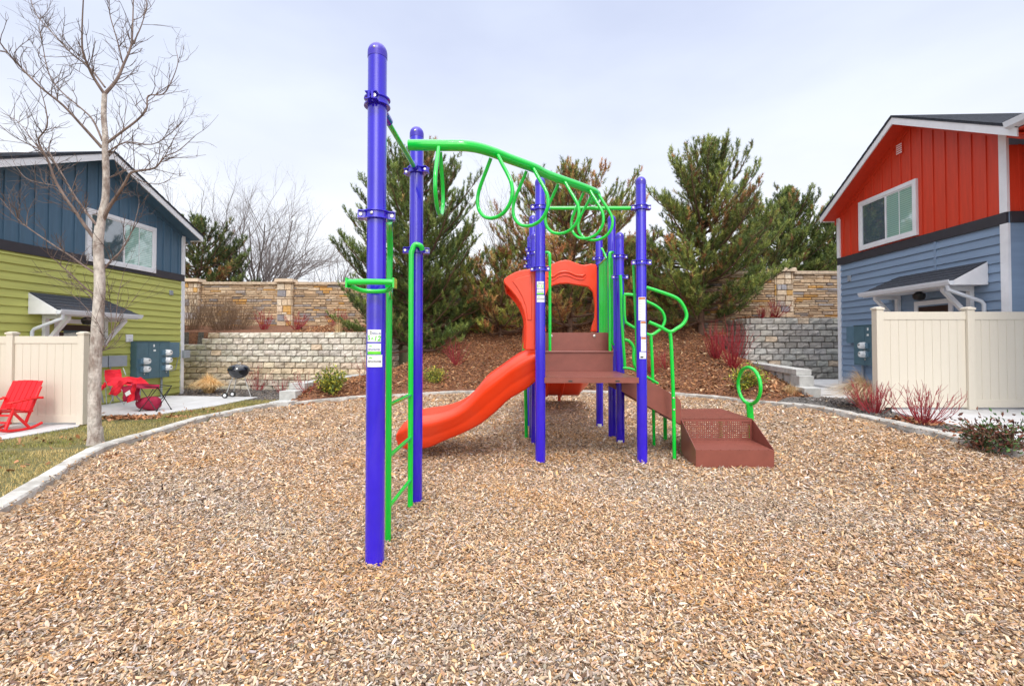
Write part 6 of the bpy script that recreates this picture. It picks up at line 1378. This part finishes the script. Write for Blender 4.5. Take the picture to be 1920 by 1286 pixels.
o_ = Q(205, 757); ch = empty('camping_chair', (o_.x, YC, LZ)); tag(ch, 'bright red folding camping chair standing by the grey utility boxes', 'camping chair')
b = MB(); cloth(b, [Q(198, 714, .1), Q(228, 711, .1), Q(226.5, 692, .22), Q(195, 694, .22)], sag=.02); b.build('backrest', M['red_cloth'], ch, smooth=60)
b = MB(); cloth(b, [Q(198, 712, .12), Q(238, 706, .1), Q(250, 716, -.3), Q(202, 724, -.35)], sag=.06, fold=.02); b.build('seat', M['red_cloth'], ch, smooth=60)
b = MB(); cloth(b, [Q(187, 726, -.2), Q(197, 716, 0), Q(200, 724, 0), Q(188, 735, -.25)], sag=.02, fold=.012); cloth(b, [Q(203, 739, -.40), Q(222, 714, -.36), Q(240, 714, -.36), Q(219, 742, -.44)], sag=.03, fold=.02); b.build('armrest', M['red_cloth'], ch, smooth=60)
for a, c in ((Q(196, 693, .22), Q(200, 757, .2)), (Q(197, 716, .1), Q(232, 757, -.2)), (Q(228, 712, .1), Q(206, 757, -.1)), (Q(213, 738, -.3), Q(233, 758, -.3)), (Q(231, 690, .25), Q(236, 703, .2))):
    a = Vector(a); c = Vector(c); c.z = max(c.z, LZ + .01); b = MB(); b.tube([a, c], .0095, 7); b.build('leg', M['greybox'], ch)
o_ = Q(250, 757); c2_ = empty('camping_chair', (o_.x, YC, LZ)); tag(c2_, 'crimson folding chair collapsed on its side in the heap', 'camping chair')
b = MB(); cloth(b, [Q(223, 712, .0), Q(262, 706, -.1), Q(283, 722, -.35), Q(233, 722, -.4)], 10, 8, -.05, .022); b.build('seat', M['red_cloth'], c2_, smooth=60)
b = MB(); cloth(b, [Q(248, 721, -.55), Q(257, 719, -.55), Q(251, 751, -.56), Q(238, 755, -.56)], 5, 8, -.05, .015); b.build('strap', M['red_cloth'], c2_, smooth=60)
b = MB(); cloth(b, [Q(228, 724, -.42), Q(264, 721, -.42), Q(262, 750, -.42), Q(232, 753, -.44)], 8, 8, .05, .02); cloth(b, [Q(245, 719, -.46), Q(300, 721, -.42), Q(298, 729, -.44), Q(256, 728, -.5)], 10, 4, -.02, .01); b.build('backrest', M['crimson'], c2_, smooth=60)
b = MB(); cloth(b, [Q(234, 737, -.54), Q(243, 731, -.54), Q(246, 738, -.54), Q(237, 743, -.54)], 3, 3, 0, .003); b.build('paper_tag', M['white_label'], c2_, smooth=60)
for a, c in ((Q(226, 728, -.4), Q(244, 752, -.4)), (Q(232, 757, -.35), Q(262, 722, -.3)), (Q(246, 722, -.4), Q(258, 752, -.4)), (Q(240, 750, -.2), Q(275, 718, -.2))):
    b = MB(); b.tube([a, c], .009, 7); b.build('leg', M['alu'], c2_)
# crimson bag lying in the heap
b = MB(); p = Vector(Q(279, 742, -.25)); NB = 12; V = []; F = []
for i in range(NB + 1):
    t = i / NB * PI
    for k in range(18):
        a = 2 * PI * k / 18; rr = max(.004, math.sin(t)) ** .6; V.append((p.x - .27 * math.cos(t), p.y + .15 * rr * math.cos(a), LZ + .165 + .16 * rr * math.sin(a) * (1 - .15 * math.cos(t)) + .008 * math.sin(5 * a + 3 * t)))
for i in range(NB):
    for k in range(18): F.append((i * 18 + k, i * 18 + (k + 1) % 18, (i + 1) * 18 + (k + 1) % 18, (i + 1) * 18 + k))
b.add(V, F); o = b.build('chair_bag', M['crimson'], None, base=(p.x, p.y, LZ), smooth=60); tag(o, 'rounded crimson carry bag lying beside the black folding frame', 'bag')
# black cross-legged frame
o_ = Q(300, 757); fr = empty('folding_frame', (o_.x, YC, LZ)); tag(fr, 'empty black folding stool frame with crossed legs', 'stool frame')
C = [Q(262, 724, -.45), Q(296, 726, -.45), Q(322, 723, -.05), Q(292, 721, .0)]; Bq = [Q(262, 754, -.45), Q(294, 757, -.45), Q(321, 752, -.1), Q(290, 750, 0)]
Bq = [Vector((q.x, q.y, LZ + .015)) for q in map(Vector, Bq)]
for i in range(4):
    j = (i + 1) % 4
    for a, c in ((C[i], Bq[j]), (C[j], Bq[i])): b = MB(); b.tube([a, c], .0085, 7); b.build('leg', M['black_metal'], fr)
    b = MB(); b.tube([C[i], C[j]], .0085, 7); b.build('top_rail', M['black_metal'], fr); b = MB(); b.lathe(Bq[i], [(.018, -.012), (.018, .012)], 8); b.build('foot', M['rubber'], fr)
